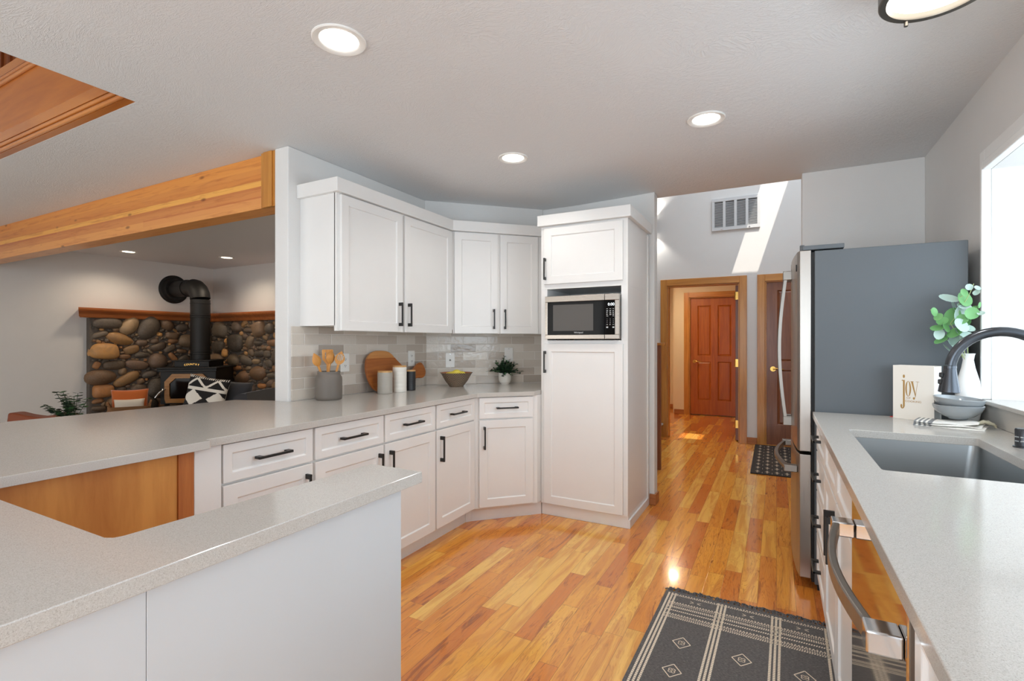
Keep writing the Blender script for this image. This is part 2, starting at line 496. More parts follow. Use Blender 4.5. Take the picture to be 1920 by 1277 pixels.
def obj(name, bm, mats, parent=None, smooth=None, bevel=0, bseg=2, sub=0, kind=None):
    me = bpy.data.meshes.new(name)
    bm.normal_update()
    bm.to_mesh(me); bm.free()
    for m in (mats if isinstance(mats, (list, tuple)) else [mats]): me.materials.append(m)
    o = bpy.data.objects.new(name, me)
    C.objects.link(o)
    if parent: o.parent = parent
    if smooth is not None:
        for p in me.polygons: p.use_smooth = True
        me.set_sharp_from_angle(angle=math.radians(smooth))
    if bevel:
        b = o.modifiers.new('bevel', 'BEVEL'); b.width = bevel; b.segments = bseg; b.limit_method = 'ANGLE'; b.angle_limit = math.radians(40)
        b.harden_normals = False
    if sub:
        s = o.modifiers.new('sub', 'SUBSURF'); s.levels = sub; s.render_levels = sub
    if kind: o['kind'] = kind
    return o

def tag(o, label, cat, group=None):
    o['label'] = label; o['category'] = cat
    if group: o['group'] = group
    return o

def thing(name, label, cat, loc=(0, 0, 0), rz=0.0, group=None):
    o = bpy.data.objects.new(name, None)
    o.empty_display_size = .1
    C.objects.link(o)
    o.location = loc; o.rotation_euler = (0, 0, rz)
    return tag(o, label, cat, group)

def struct(name, bm, mats, parent=None, **kw):
    o = obj(name, bm, mats, parent, **kw)
    if not parent: o['kind'] = 'structure'
    return o

def text_mesh(name, body, size, mat, parent, loc, rot, extrude=.0006, xs=1.0, spacing=1.0, align='CENTER', shear=0.0):
    cu = bpy.data.curves.new(name, 'FONT')
    cu.body = body; cu.size = size; cu.extrude = extrude; cu.align_x = align; cu.align_y = 'CENTER'; cu.space_character = spacing; cu.shear = shear
    tmp = bpy.data.objects.new(name + '_tmp', cu)
    C.objects.link(tmp)
    dg = bpy.context.evaluated_depsgraph_get()
    me = bpy.data.meshes.new_from_object(tmp.evaluated_get(dg))
    bpy.data.objects.remove(tmp)
    me.materials.clear(); me.materials.append(mat)
    o = bpy.data.objects.new(name, me); C.objects.link(o)
    o.parent = parent; o.location = loc; o.rotation_euler = rot; o.scale = (xs, 1, 1)
    return o

def arc(c, r, a0, a1, n, plane='xz', y=0):
    out = []
    for i in range(n+1):
        a = a0 + (a1-a0)*i/n
        p = (c[0]+r*math.cos(a), c[1]+r*math.sin(a))
        out.append((p[0], y, p[1]) if plane == 'xz' else (p[0], p[1], y))
    return out

def handle(parent, x, z, L=.158, vert=True, yf=0.0):
    """black bar pull; (x, z) is its centre, yf the front it is screwed to"""
    bm = BM()
    h = L/2; d = .032
    if vert:
        for s in (-1, 1): box(bm, x-.0055, yf-d, z+s*(h-.011)-.011, x+.0055, yf, z+s*(h-.011)+.011)
        box(bm, x-.005, yf-d-.001, z-h, x+.005, yf-d+.008, z+h)
    else:
        for s in (-1, 1): box(bm, x+s*(h-.011)-.011, yf-d, z-.0055, x+s*(h-.011)+.011, yf, z+.0055)
        box(bm, x-h, yf-d-.001, z-.005, x+h, yf-d+.008, z+.005)
    return obj('handle', bm, M['black'], parent, bevel=.0012)

def front(kind, parent, x0, z0, x1, z1, yf=-.02, hx=None, hz=None, vert=True, fr=.057, L=.158):
    bm = BM(); shaker(bm, x0, z0, x1, z1, yf, fr=fr)
    o = obj(kind, bm, M['cab'], parent, bevel=.0022)
    if hx is not None: handle(o, hx, hz, L, vert, yf)
    return o

# ------------------------------------------------------------------ the shell
CZ = 2.44
bm = BM(); box(bm, -2.66, -2.6, -.12, 1.85, 10.1, 0); struct('floor', bm, M['floor'])
M['floorbounce'] = plain('pale_bounce_floor', (196, 190, 180), .95, bump=(180, .5, .006))  # unseen floor, made pale and neutral to cut the orange bounce light
bm = BM(); box(bm, -8.2, -2.6, -.12, -2.66, 4.97, 0); struct('floor_living', bm, M['floorbounce'])
bm = BM()
slab(bm, [(-8.15, -2.6), (.95, -2.6), (.95, 4.14), (-2.6, 4.14), (-2.6, 4.97), (-8.15, 4.97)], [[(-6.4, -1.2), (-2.76, -1.2), (-2.76, 1.29), (-6.4, 1.29)]], CZ, CZ+.14)
struct('ceiling', bm, M['ceiling'])
bm = BM(); box(bm, -8.15, -2.6, 0, -8.012, 4.97, CZ); struct('wall_left', bm, M['wall'])
bm = BM(); box(bm, -8.012, 4.846, 0, -2.69, 4.97, CZ); struct('wall_living', bm, M['wall'])
bm = BM(); box(bm, -2.69, 2.0, 0, -2.57, 4.97, CZ); struct('wall_partition', bm, M['wall'], bevel=.006)
bm = BM(); prism(bm, [(-2.57, 3.31), (-1.83, 4.03), (-1.83, 4.14), (-2.57, 4.14)], 0, CZ); struct('wall_corner', bm, M['wall'])
bm = BM(); prism(bm, [(-1.83, 4.03), (-1.5, 4.03), (-.84, 3.955), (-.84, 4.06), (-.98, 4.14), (-1.83, 4.14)], 0, CZ); struct('wall_kitchen', bm, M['wall'], bevel=.006)
bm = BM(); box(bm, .157, 4.0, 0, .83, 4.14, CZ); struct('wall_alcove', bm, M['wall'], bevel=.004)
WY0, WY1, WZ0, WZ1 = 0.45, 2.905, 1.0, 2.025  # near side lies out of view, lengthened to let in more light
bm = BM()
box(bm, .83, -2.6, 0, .95, WY0, CZ); box(bm, .83, WY1, 0, .95, 4.14, CZ)
box(bm, .83, WY0, 0, .95, WY1, WZ0); box(bm, .83, WY0, WZ1, .95, WY1, CZ)
struct('wall_right', bm, M['wall'])
bm = BM()
for x0, x1, z0, z1 in ((-8.012, -6.5, 0, CZ), (-6.5, -2.8, 2.12, CZ), (-2.8, -2.0, 0, CZ), (-2.0, .7, 0, .25), (-2.0, .7, 2.3, CZ), (.7, .83, 0, CZ)):
    box(bm, x0, -2.6, z0, x1, -2.48, z1)
struct('wall_rear', bm, M['wall'])
# unseen rear openings, put in to let daylight flood the room: plain frames
for k, (x0, x1, z0, z1) in enumerate(((-6.5, -2.8, 0, 2.12), (-2.0, .7, .25, 2.3))):
    bm = BM()
    w = .07
    box(bm, x0, -2.58, z1-w, x1, -2.5, z1); box(bm, x0, -2.58, z0, x1, -2.5, z0+w)
    for i in range(4):
        xx = x0 + (x1-x0-w)*i/3
        box(bm, xx, -2.575, z0+w, xx+w, -2.505, z1-w)
    struct('window_%d' % (k+2), bm, M['trimw'])

# hall beyond the kitchen: tall, two unseen skylight openings shaped for the sun patches
HY = 6.87
bm = BM()
D1 = (-1.29, -.41, 2.015); D2 = (-.125, .66, 2.015)
HZ = 4.4
for x0, x1, z0, z1 in ((-2.72, D1[0], 0, HZ), (D1[0], D1[1], D1[2], HZ), (D1[1], D2[0], 0, HZ), (D2[0], D2[1], D2[2], HZ), (D2[1], 1.75, 0, HZ)):
    box(bm, x0, HY, z0, x1, HY+.11, z1)
struct('wall_hall', bm, M['wall'])
bm = BM(); box(bm, 1.63, 4.14, 0, 1.75, HY, HZ); box(bm, .83, 4.02, 0, 1.75, 4.14, HZ); struct('wall_hall_right', bm, M['wall'])
bm = BM(); box(bm, -2.72, 4.14, 0, -2.6, HY, HZ); struct('wall_hall_left', bm, M['wall'])
bm = BM(); box(bm, -2.72, 4.02, CZ+.14, .83, 4.14, HZ); struct('wall_hall_front', bm, M['wall'])
bm = BM(); slab(bm, [(-2.72, 4.02), (1.75, 4.02), (1.75, HY+.11), (-2.72, HY+.11)], [[(.2, 4.62), (.53, 4.62), (.53, 5.08), (.2, 5.08)], [(.2, 5.68), (.53, 5.68), (.53, 6.5), (.2, 6.5)]], HZ, HZ+.12)
struct('ceiling_hall', bm, M['wall'])
# the small room behind the doorway
M['wallw'] = plain('wall_cream', (232, 214, 184), .6, bump=(170, .2, .004))
bm = BM()
E1 = (-1.347, -.54, 2.045)
for x0, x1, z0, z1 in ((-1.585, E1[0], 0, CZ), (E1[0], E1[1], E1[2], CZ), (E1[1], .8, 0, CZ)):
    box(bm, x0, 9.15, z0, x1, 9.27, z1)
box(bm, E1[0], 9.255, 0, E1[1], 9.27, E1[2]); struct('wall_vestibule', bm, M['wallw'])  # panel behind the door, added to stop sky light leaking under it
bm = BM(); box(bm, -2.6, 9.85, 0, -1.585, 9.97, CZ); box(bm, -1.64, 9.27, 0, -1.585, 9.85, CZ); struct('wall_vestibule_back', bm, M['wallw'])
bm = BM(); box(bm, -2.72, HY+.11, 0, -2.6, 9.97, CZ); box(bm, .8, HY+.11, 0, .9, 9.27, CZ); struct('wall_vestibule_side', bm, M['wallw'])
bm = BM(); box(bm, -2.72, HY+.11, CZ, .9, 9.97, CZ+.1); struct('ceiling_vestibule', bm, M['wallw'])
light('vestibule_light', 'AREA', (-1.48, 8.12, 2.40), 17, (1.0, .80, .54), target=(-1.48, 8.12, 0), shape='DISK', size=.22)

def casing(n, x0, x1, zt, y, w=.085, t=.022, mv='casing', mh='casingx', depth=.11):
    """door casing and jamb around an opening in a wall whose near face is at y"""
    bm = BM()
    box(bm, x0-w, y-t, 0, x0, y, zt+w); box(bm, x1, y-t, 0, x1+w, y, zt+w)
    box(bm, x0, y, 0, x0+.016, y+depth, zt); box(bm, x1-.016, y, 0, x1, y+depth, zt)
    o = struct('trim_%d' % n, bm, M[mv], bevel=.003)
    bm = BM()
    box(bm, x0, y-t+.0005, zt, x1, y, zt+w-.0003); box(bm, x0+.016, y, zt-.016, x1-.016, y+depth, zt)
    h = obj('head_casing', bm, M[mh], o, bevel=.003)
casing(1, D1[0], D1[1], D1[2], HY)
casing(2, D2[0], D2[1], D2[2], HY)
casing(3, E1[0], E1[1], E1[2], 9.15)

def panel_door(name, mat, x0, x1, z0, z1, y, kind_rows=((.26, .93), (1.03, 1.90)), t=.04):
    bm = BM()
    w = x1-x0
    st = .115
    cols = [(x0+st, x0+w/2-.055), (x0+w/2+.055, x1-st)]
    holes = [(a, b, c, d) for a, b in cols for c, d in kind_rows]
    # frame as a grid of boxes, panels recessed with a bevelled raised field
    xs = sorted({x0, x1} | {v for h in holes for v in h[:2]})
    zs = sorted({z0, z1} | {v for h in holes for v in h[2:]})
    for i in range(len(xs)-1):
        for j in range(len(zs)-1):
            a, b, c, d = xs[i], xs[i+1], zs[j], zs[j+1]
            if any(abs(a-h[0]) < 1e-6 and abs(c-h[2]) < 1e-6 for h in holes):
                k = .03
                vo = [bm.verts.new(p) for p in ((a, y, c), (b, y, c), (b, y, d), (a, y, d))]
                v1 = [bm.verts.new(p) for p in ((a+.012, y+.014, c+.012), (b-.012, y+.014, c+.012), (b-.012, y+.014, d-.012), (a+.012, y+.014, d-.012))]
                v2 = [bm.verts.new(p) for p in ((a+k, y+.006, c+k), (b-k, y+.006, c+k), (b-k, y+.006, d-k), (a+k, y+.006, d-k))]
                for p, q in ((vo, v1), (v1, v2)):
                    for e in range(4): bm.faces.new((p[e], p[(e+1)%4], q[(e+1)%4], q[e]))
                bm.faces.new(v2)
            else:
                bm.faces.new([bm.verts.new(p) for p in ((a, y, c), (b, y, c), (b, y, d), (a, y, d))])
    bmesh.ops.remove_doubles(bm, verts=bm.verts[:], dist=1e-5)
    box(bm, x0, y+.016, z0, x1, y+t, z1)
    for s in ((x0, x0+.004), (x1-.004, x1)): box(bm, s[0], y+.0005, z0, s[1], y+t, z1)
    return struct(name, bm, mat)

def lever(parent, x, z, y, s=1):
    bm = BM()
    cyl(bm, (x, y, z), (x, y-.012, z), .031, 24)
    cyl(bm, (x, y-.012, z), (x, y-.05, z), .011, 12)
    tube(bm, [(x, y-.05, z), (x+s*.03, y-.052, z+.006), (x+s*.07, y-.05, z+.002), (x+s*.115, y-.046, z-.006)], [.012, .011, .009, .007], 10)
    return obj('door_handle', bm, M['brass'], parent, smooth=50)

d = panel_door('door_1', M['door'], E1[0]+.018, E1[1]-.018, .012, E1[2]-.018, 9.19)
lever(d, E1[0]+.085, .93, 9.19)
d = panel_door('door_2', M['doorbrown'], D2[0]+.018, D2[1]-.018, .012, D2[2]-.018, HY+.012)
lever(d, D2[0]+.088, .94, HY+.012)
# the open door of the doorway, swung into the room behind
bm = BM(); box(bm, D1[1]-.055, HY+.115, .012, D1[1]-.018, HY+.115+.84, D1[2]-.02)
d = struct('door_3', bm, M['doorbrown'], bevel=.003)
for z in (.22, 1.0, 1.86):
    bm = BM(); box(bm, D1[1]-.058, HY+.10, z-.05, D1[1]-.018, HY+.1149, z+.05); cyl(bm, (D1[1]-.058, HY+.104, z-.05), (D1[1]-.058, HY+.104, z+.05), .007, 10)
    obj('hinge', bm, M['brass'], d)
bm = BM()
hx = D1[1]-.055
cyl(bm, (hx, HY+.88, .93), (hx-.012, HY+.88, .93), .03, 20); cyl(bm, (hx-.012, HY+.88, .93), (hx-.055, HY+.88, .93), .011, 12)
tube(bm, [(hx-.055, HY+.88, .93), (hx-.058, HY+.84, .932), (hx-.055, HY+.77, .926)], [.012, .010, .007], 10)
obj('door_handle', bm, M['brass'], d, smooth=50)

# baseboards
def bb(n, x0, y0, x1, y1, h=.085):
    bm = BM(); box(bm, x0, y0, 0, x1, y1, h); struct('baseboard_' + n, bm, M['base'], bevel=.004)
bb('hall', D1[1]+.085, HY-.014, D2[0]-.085, HY)
bb('vestibule', -1.60, 9.136, E1[0]-.085, 9.15)
bb('vestibule_back', -2.6, 9.836, -1.64, 9.85)
bm = BM(); box(bm, -.876, 3.941, 0, -.826, 3.955, .085); box(bm, -.84, 3.955, 0, -.826, 4.06, .085); struct('baseboard_kitchen', bm, M['base'], bevel=.003)

# glulam beam over the counter and its end block
bm = BM(); box(bm, -8.012, 2.03, 2.108, -2.69, 2.17, CZ); struct('beam', bm, M['glulam'], bevel=.004)
bm = BM(); box(bm, -2.83, 2.008, 2.10, -2.69, 2.03, CZ); box(bm, -2.80, 2.0, 2.10, -2.72, 2.008, CZ); struct('trim_4', bm, M['casing'], bevel=.003)

# stair-well opening over the dining side: fascia, mouldings, boards of the upper floor
bm = BM(); box(bm, -6.4, 1.25, CZ+.001, -2.7605, 1.2895, 2.96); struct('trim_5', bm, M['fascia'])
for n_, zs, zb in ((6, (2.452, 2.482), (2.500, 2.556)), (7, (2.862, 2.888), (2.903, 2.955))):
    bm = BM()
    for z in zs: tube(bm, [(-6.38, 1.242, z), (-2.765, 1.242, z)], .0115, 14)
    box(bm, -6.4, 1.238, zb[0], -2.762, 1.2499, zb[1])
    struct('trim_%d' % n_, bm, M['moulding'], smooth=40)
bm = BM()
for i in range(22):
    x = -6.38 + i*.165
    box(bm, x, 1.60, 2.6, x+.12, 1.64, 4.6); box(bm, x+.125, 1.585, 2.6, x+.14, 1.60, 4.6); box(bm, x+.147, 1.585, 2.6, x+.162, 1.60, 4.6)
box(bm, -6.4, 1.62, 2.6, -2.76, 1.66, 4.6)
struct('wall_loft', bm, M['loft'])
bm = BM(); box(bm, -6.5, -1.3, 4.6, -2.7, 1.7, 4.7); struct('ceiling_loft_blocker', bm, M['loft'])  # unseen roof added to keep sky light off the fascia
bm = BM(); box(bm, -6.5, -1.32, CZ+.14, -2.7, -1.2, 4.6); box(bm, -6.52, -1.2, CZ+.14, -6.4, 1.7, 4.6); struct('wall_loft_blocker', bm, M['wall'])  # unseen walls added to shut sky light out of the loft
light('loft_fill', 'AREA', (-4.6, -1.1, 3.6), 9, (.95, .97, 1.0), target=(-4.6, 1.3, 3.0), shape='RECTANGLE', size=2.5, size_y=1.2)  # unseen fill light added to brighten the closed loft
bm = BM(); box(bm, -2.80, -1.2, CZ+.14, -2.762, 1.26, 4.6); struct('wall_loft_right', bm, M['wall'])

# kitchen bay window
def glass_mat():
    m = bpy.data.materials.new('window_glass'); m.use_nodes = True
    t = m.node_tree; t.nodes.remove(t.nodes['Principled BSDF'])
    tr = t.nodes.new('ShaderNodeBsdfTransparent'); gl = t.nodes.new('ShaderNodeBsdfGlossy'); gl.inputs['Roughness'].default_value = 0
    mx = t.nodes.new('ShaderNodeMixShader'); fr = t.nodes.new('ShaderNodeFresnel'); fr.inputs[0].default_value = 1.35
    t.links.new(fr.outputs[0], mx.inputs[0]); t.links.new(tr.outputs[0], mx.inputs[1]); t.links.new(gl.outputs[0], mx.inputs[2])
    t.links.new(mx.outputs[0], t.nodes['Material Output'].inputs[0])
    return m
M['glass'] = glass_mat()
BX = 1.42
bm = BM()
# deep white reveal: side walls, sloping head, stool
for y0, y1 in ((WY1, WY1+.06), (WY0-.06, WY0)):
    vs = [(.95, y0, WZ0-.04), (BX, y0, WZ0-.04), (BX, y0, 1.94), (.95, y0, WZ1+.06)]
    a = [bm.verts.new(p) for p in vs]; b = [bm.verts.new((p[0], y1, p[2])) for p in vs]
    bm.faces.new(a); bm.faces.new(b[::-1])
    for i in range(4): bm.faces.new((a[i], b[i], b[(i+1)%4], a[(i+1)%4]))
vs = [(.95, WY0, WZ1), (BX, WY0, 1.90), (BX, WY0, 1.94), (.95, WY0, WZ1+.05)]
a = [bm.verts.new(p) for p in vs]; b = [bm.verts.new((p[0], WY1, p[2])) for p in vs]
bm.faces.new(a); bm.faces.new(b[::-1])
for i in range(4): bm.faces.new((a[i], b[i], b[(i+1)%4], a[(i+1)%4]))
box(bm, .95, WY0, WZ0-.04, BX, WY1, WZ0)
win = struct('window_1', bm, M['trimw'])
bm = BM()
for y in (WY0, (WY0+WY1)/2-.025, WY1-.05): box(bm, BX-.05, y, WZ0, BX, y+.05, 1.90)
box(bm, BX-.05, WY0, WZ0, BX, WY1, WZ0+.05); box(bm, BX-.05, WY0, 1.85, BX, WY1, 1.90)
obj('window_frame', bm, M['trimw'], win, bevel=.004)
bm = BM(); box(bm, BX-.03, WY0+.05, WZ0+.05, BX-.024, WY1-.05, 1.85); obj('window_pane', bm, M['glass'], win)
bm = BM()
for (w0, w, t) in ((.045, .105, .012), (.018, .045, .026), (0, .018, .034)):
    box(bm, .83-t, WY1+w0, WZ0+.0185, .83, WY1+w-.0004, WZ1+w); box(bm, .83-t, WY0-w+.0004, WZ0+.0185, .83, WY0-w0, WZ1+w)
    box(bm, .83-t, WY0-w0, WZ1+w0, .83, WY1+w0-.0002, WZ1+w-.0004)
obj('window_casing', bm, M['trimw'], win, bevel=.004)
bm = BM(); box(bm, .795, WY0-.12, 1.0001, .95, WY1+.12, 1.018); obj('window_sill', bm, M['quartz'], win, bevel=.002)

# ------------------------------------------------------------------ base cabinets along the partition (local x runs to +y, local -y faces the room)
R90 = PI/2
def base_unit(label, y0, y1, fronts, group=None):
    """fronts: list of (start, end, handle side) in world y"""
    t = thing('base_cabinet', label, 'cabinet', (-1.87, y0, 0), R90, group)
    w = y1-y0
    bm = BM(); box(bm, .0005, 0, .10, w-.0005, .695, .884); obj('carcass', bm, M['cab'], t, bevel=.001)
    bm = BM(); box(bm, .0005, .065, 0, w-.0005, .69, .0998); obj('toe_kick', bm, M['cab'], t)
    for a, b, side in fronts:
        a -= y0; b -= y0
        front('drawer', t, a, .732, b, .879, hx=(a+b)/2, hz=.806, vert=False, fr=.036)
        front('door', t, a, .112, b, .722, hx=(a+.036 if side < 0 else b-.036), hz=.604)
    return t
base_unit('white base cabinet with one drawer and door, nearest the wood panelled recess', 1.15, 1.576, [(1.157, 1.570, 1)])
base_unit('wide white base cabinet with two drawers over a pair of doors', 1.576, 2.494, [(1.584, 2.030, 1), (2.042, 2.486, -1)])
base_unit('narrow white base cabinet with one drawer, beside the angled corner cabinet', 2.494, 2.945, [(2.503, 2.939, -1)])

# angled corner base: front on the line x - y = -4.80
t = thing('base_cabinet', 'white angled corner base cabinet with one drawer next to the tall pantry', 'cabinet', (-1.862, 2.958, 0), PI/4)
K = 1/math.sqrt(2)
def loc45(px, py, o=(-1.862, 2.958)):
    dx, dy = px-o[0], py-o[1]
    return (dx*K+dy*K, -dx*K+dy*K)
bm = BM()
prism(bm, [loc45(*p) for p in ((-1.8695, 2.9505), (-1.535, 3.285), (-1.535, 4.02), (-1.84, 4.02), (-2.56, 3.30), (-2.56, 2.9505))], .10, .884)
obj('carcass', bm, M['cab'], t)
bm = BM()
prism(bm, [loc45(*p) for p in ((-1.935, 2.95), (-1.912, 2.985), (-1.538, 3.361), (-1.538, 4.0), (-1.84, 4.0), (-2.5, 3.3), (-2.5, 2.95))], 0, .0998)
obj('toe_kick', bm, M['cab'], t)
front('drawer', t, .028, .732, .425, .879, hx=.228, hz=.806, vert=False, fr=.036)
front('door', t, .028, .112, .425, .722, hx=.062, hz=.600)

# tall pantry cabinet with microwave niche
TX0, TX1, TY = -1.533, -.889, 3.352
t = thing('pantry_cabinet', 'tall white pantry cabinet with a microwave niche and two doors', 'cabinet', (TX0, TY, 0), 0)
w = TX1-TX0
n0, n1, nz0, nz1 = .049, .598, 1.282, 1.655
dpt = .598
bm = BM()
box(bm, 0, 0, .085, w, dpt, nz0); box(bm, 0, 0, nz1, w, dpt, 2.15)
box(bm, 0, 0, nz0, n0, dpt, nz1); box(bm, n1, 0, nz0, w, dpt, nz1); box(bm, n0, .46, nz0, n1, dpt, nz1)
obj('carcass', bm, M['cab'], t, bevel=.001)
bm = BM(); box(bm, .0, .012, 0, w, dpt, .0845); obj('toe_kick', bm, M['cab'], t, bevel=.002)
bm = BM(); box(bm, w, .012, 0, w+.012, dpt-.005, .06); box(bm, w, dpt-.04, .06, w+.010, dpt, 2.10); obj('trim_strip', bm, M['cab'], t, bevel=.002)
front('door', t, .030, .093, w-.030, 1.257, hx=.044, hz=1.125)
front('door', t, .030, 1.69, w-.030, 2.098, hx=.044, hz=1.80)
bm = BM(); box(bm, -.012, -.045, 2.112, w+.03, .0, 2.19); box(bm, w, 0, 2.112, w+.03, dpt, 2.19); box(bm, -.012, 0, 2.151, w, dpt, 2.19)
obj('crown_moulding', bm, M['cab'], t, bevel=.003)

# upper cabinets
t = thing('upper_cabinet', 'long white wall cabinet with two doors above the utensil crock', 'cabinet', (-2.26, 2.085, 0), R90)
w = 3.235-2.085
bm = BM(); box(bm, 0, .012, 1.366, w, .31, 2.18); box(bm, 0, 0, 1.335, w, .02, 2.18); obj('carcass', bm, M['cab'], t, bevel=.001)
front('door', t, .020, 1.337, .560, 2.133, hx=.522, hz=1.455)
front('door', t, .585, 1.337, 1.142, 2.133, hx=.616, hz=1.455)
bm = BM(); prism(bm, [(-.026, -.034), (w+.012+.014, -.034), (w+.026, .0), (0, 0), (0, .3095), (-.026, .3095)], 2.14, 2.222)
box(bm, 0.0005, .0005, 2.181, w, .3095, 2.222)
obj('crown_moulding', bm, M['cab'], t, bevel=.003)

OD = (-2.256, 3.238)
t = thing('upper_cabinet', 'angled white corner wall cabinet with two doors beside the tall pantry', 'cabinet', (OD[0], OD[1], 0), PI/4)
L45 = lambda x, y: loc45(x, y, OD)
bm = BM()
prism(bm, [L45(*p) for p in ((-2.2595, 3.2375), (-1.54, 3.957), (-1.54, 4.02), (-1.842, 4.02), (-2.56, 3.307), (-2.56, 3.2375))], 1.366, 2.18)
box(bm, .012, 0, 1.335, 1.005, .018, 2.18)
obj('carcass', bm, M['cab'], t, bevel=.001)
front('door', t, .022, 1.337, .375, 2.133, hx=.338, hz=1.452)
front('door', t, .394, 1.337, .718, 2.133, hx=.430, hz=1.452)
bm = BM()
prism(bm, [L45(*p) for p in ((-2.2265, 3.2195), (-1.545, 3.901), (-1.545, 3.949), (-2.254, 3.24))], 2.14, 2.222)
prism(bm, [L45(*p) for p in ((-2.254, 3.2405), (-1.545, 3.9495), (-1.545, 4.0), (-1.85, 4.0), (-2.54, 3.3), (-2.54, 3.2405))], 2.181, 2.2215)
obj('crown_moulding', bm, M['cab'], t, bevel=.003)

# ------------------------------------------------------------------ peninsula
t = thing('peninsula_cabinet', 'end of the peninsula with a raw plywood side and white end panel', 'cabinet', (-1.86, .45, 0), R90)
bm = BM(); box(bm, -.95, .012, 0, .699, .71, .8845); obj('carcass', bm, M['panel'], t)
bm = BM(); box(bm, -.02, 0, .0, .547, .0118, .884); obj('plywood_side', bm, M['ply'], t)
bm = BM(); box(bm, .548, -.008, .0, .600, .0118, .884); obj('wood_strip', bm, M['plystrip'], t)
bm = BM(); box(bm, .6005, -.010, .0, .6995, .0118, .884); obj('end_panel', bm, M['cab'], t, bevel=.002)
t = thing('peninsula_cabinet', 'white panelled knee wall carrying the near arm of the peninsula counter', 'cabinet', (-.875, 0, 0), 0)
bm = BM(); box(bm, -.155, .4246, 0, 0, 1.026, .8845); obj('panel', bm, M['panel'], t, bevel=.001)
bm = BM(); box(bm, -.155, -.55, 0, -.0008, .4238, .8845); obj('panel', bm, M['panel'], t, bevel=.001)
bm = BM(); box(bm, -.965, -.5, 0, -.1555, .42, .8845); obj('back_panel', bm, M['plystrip'], t)

def counter(name, label, poly, z0=.885, z1=.915, holes=None, bev=.0018):
    bm = BM()
    if holes: slab(bm, poly, holes, z0, z1)
    else: prism(bm, poly, z0, z1)
    bmesh.ops.recalc_face_normals(bm, faces=bm.faces[:])
    return tag(obj(name, bm, M['quartz'], bevel=bev), label, 'countertop')
top = [(-.857, -.56), (-.857, 1.092), (-1.043, 1.092), (-1.058, .475), (-1.063, .462), (-1.078, .4545), (-1.80, .4525), (-1.80, 1.076), (-1.806, 1.083), (-1.832, 1.0835),
       (-1.832, 2.940), (-1.536, 3.236), (-1.536, 4.018), (-1.842, 4.018), (-2.555, 3.308), (-2.555, 1.993), (-2.70, 1.993), (-2.935, 1.905), (-3.03, .88), (-3.13, -.56)]
counter('countertop', 'beige quartz countertop running from the tiled wall round the wood panelled recess', top)

# tiled splashback: one run per wall plane
def splash(n, x0, x1, y, rz, origin):
    bm = BM(); box(bm, x0, -.0105, 0, x1, 0, .4485)
    o = struct(n, bm, M['tile']); o.location = (origin[0], origin[1], .9155); o.rotation_euler = (0, 0, rz)
splash('wall_tile_partition', .02, 1.318, 0, R90, (-2.5695, 2.0))
splash('wall_tile_corner', .008, 1.02, 0, math.atan2(.72, .74), (-2.5695, 3.312))
splash('wall_tile_back', .01, .296, 0, 0, (-1.832, 4.0295))

# ------------------------------------------------------------------ wall fittings
def outlet(x, y, z, rz, label, kind):
    names = {'socket': 'wall_outlet', 'jack': 'phone_jack', 'blank': 'blank_plate', 'switch': 'wall_outlet'}
    t = thing(names[kind], label, {'socket': 'outlet', 'jack': 'jack', 'blank': 'wall plate'}[kind], (x, y, z), rz)
    bm = BM(); w = .038
    box(bm, -w, -.006, -.061, w, 0, .061); obj('plate', bm, M['plate'], t, bevel=.002)
    if kind == 'socket':
        for s in (-1, 1):
            bm = BM(); prism_xz(bm, [(.016*math.cos(a)*1.05, s*.0215+.0145*math.sin(a)) for a in [2*PI*i/20 for i in range(20)]], -.0085, -.006)
            f = obj('socket', bm, M['plate'], t)
            bm = BM()
            for q in (-1, 1): box(bm, q*.006-.0012, -.0092, s*.0215-.003, q*.006+.0012, -.0084, s*.0215+.006)
            box(bm, -.002, -.0092, s*.0215-.0095, .002, -.0084, s*.0215-.0055)
            obj('slot', bm, M['dark'], f)
    if kind == 'jack':
        bm = BM(); box(bm, -.007, -.008, -.007, .007, -.006, .007); obj('jack_socket', bm, M['bronze'], t)
    if kind != 'socket':
        for s in (-1, 1):
            bm = BM(); cyl(bm, (0, -.0075, s*.05), (0, -.006, s*.05), .003, 10); obj('screw', bm, M['chrome'], t)
    return t
outlet(-2.558, 2.428, 1.132, R90, 'white wall outlet on the tiles behind the grey utensil crock', 'socket')
outlet(-2.558, 3.118, 1.139, R90, 'white wall outlet on the tiles above the fish-shaped cutting board tail', 'socket')
an = math.atan2(.72, .74)
def diagp(s, off=.0115):
    return (-2.5695 + s*math.cos(an) + off*math.sin(an), 3.312 + s*math.sin(an) - off*math.cos(an))
outlet(*diagp(.205), 1.118, an, 'white plate with a phone jack above the lemon bowl', 'jack')
outlet(*diagp(.715), 1.160, an, 'blank white wall plate behind the small potted plant', 'blank')

# ------------------------------------------------------------------ microwave in its niche
t = thing('microwave', 'stainless steel microwave with black glass door in the pantry niche', 'microwave', (-1.479, 3.30, 1.2825), 0)
mwW, mwH = .545, .315
bm = BM(); box(bm, .006, .03, .012, mwW-.006, .44, mwH-.004); obj('body', bm, M['blackmat'], t, bevel=.003)
for x in (.05, mwW-.05):
    for y in (.07, .40):
        bm = BM(); cyl(bm, (x, y, 0), (x, y, .0115), .016, 14); obj('foot', bm, M['blackmat'], t)
bm = BM()
dx = .443
box(bm, 0, 0, .008, dx-.001, .03, .038); box(bm, 0, 0, mwH-.042, dx-.001, .03, mwH); box(bm, 0, 0, .038, .020, .03, mwH-.042)
dr = obj('door', bm, M['steel'], t, bevel=.002)
bm = BM(); box(bm, .0205, .003, .0385, dx-.001, .029, mwH-.0425); obj('door_glass', bm, M['mwglass'], dr)
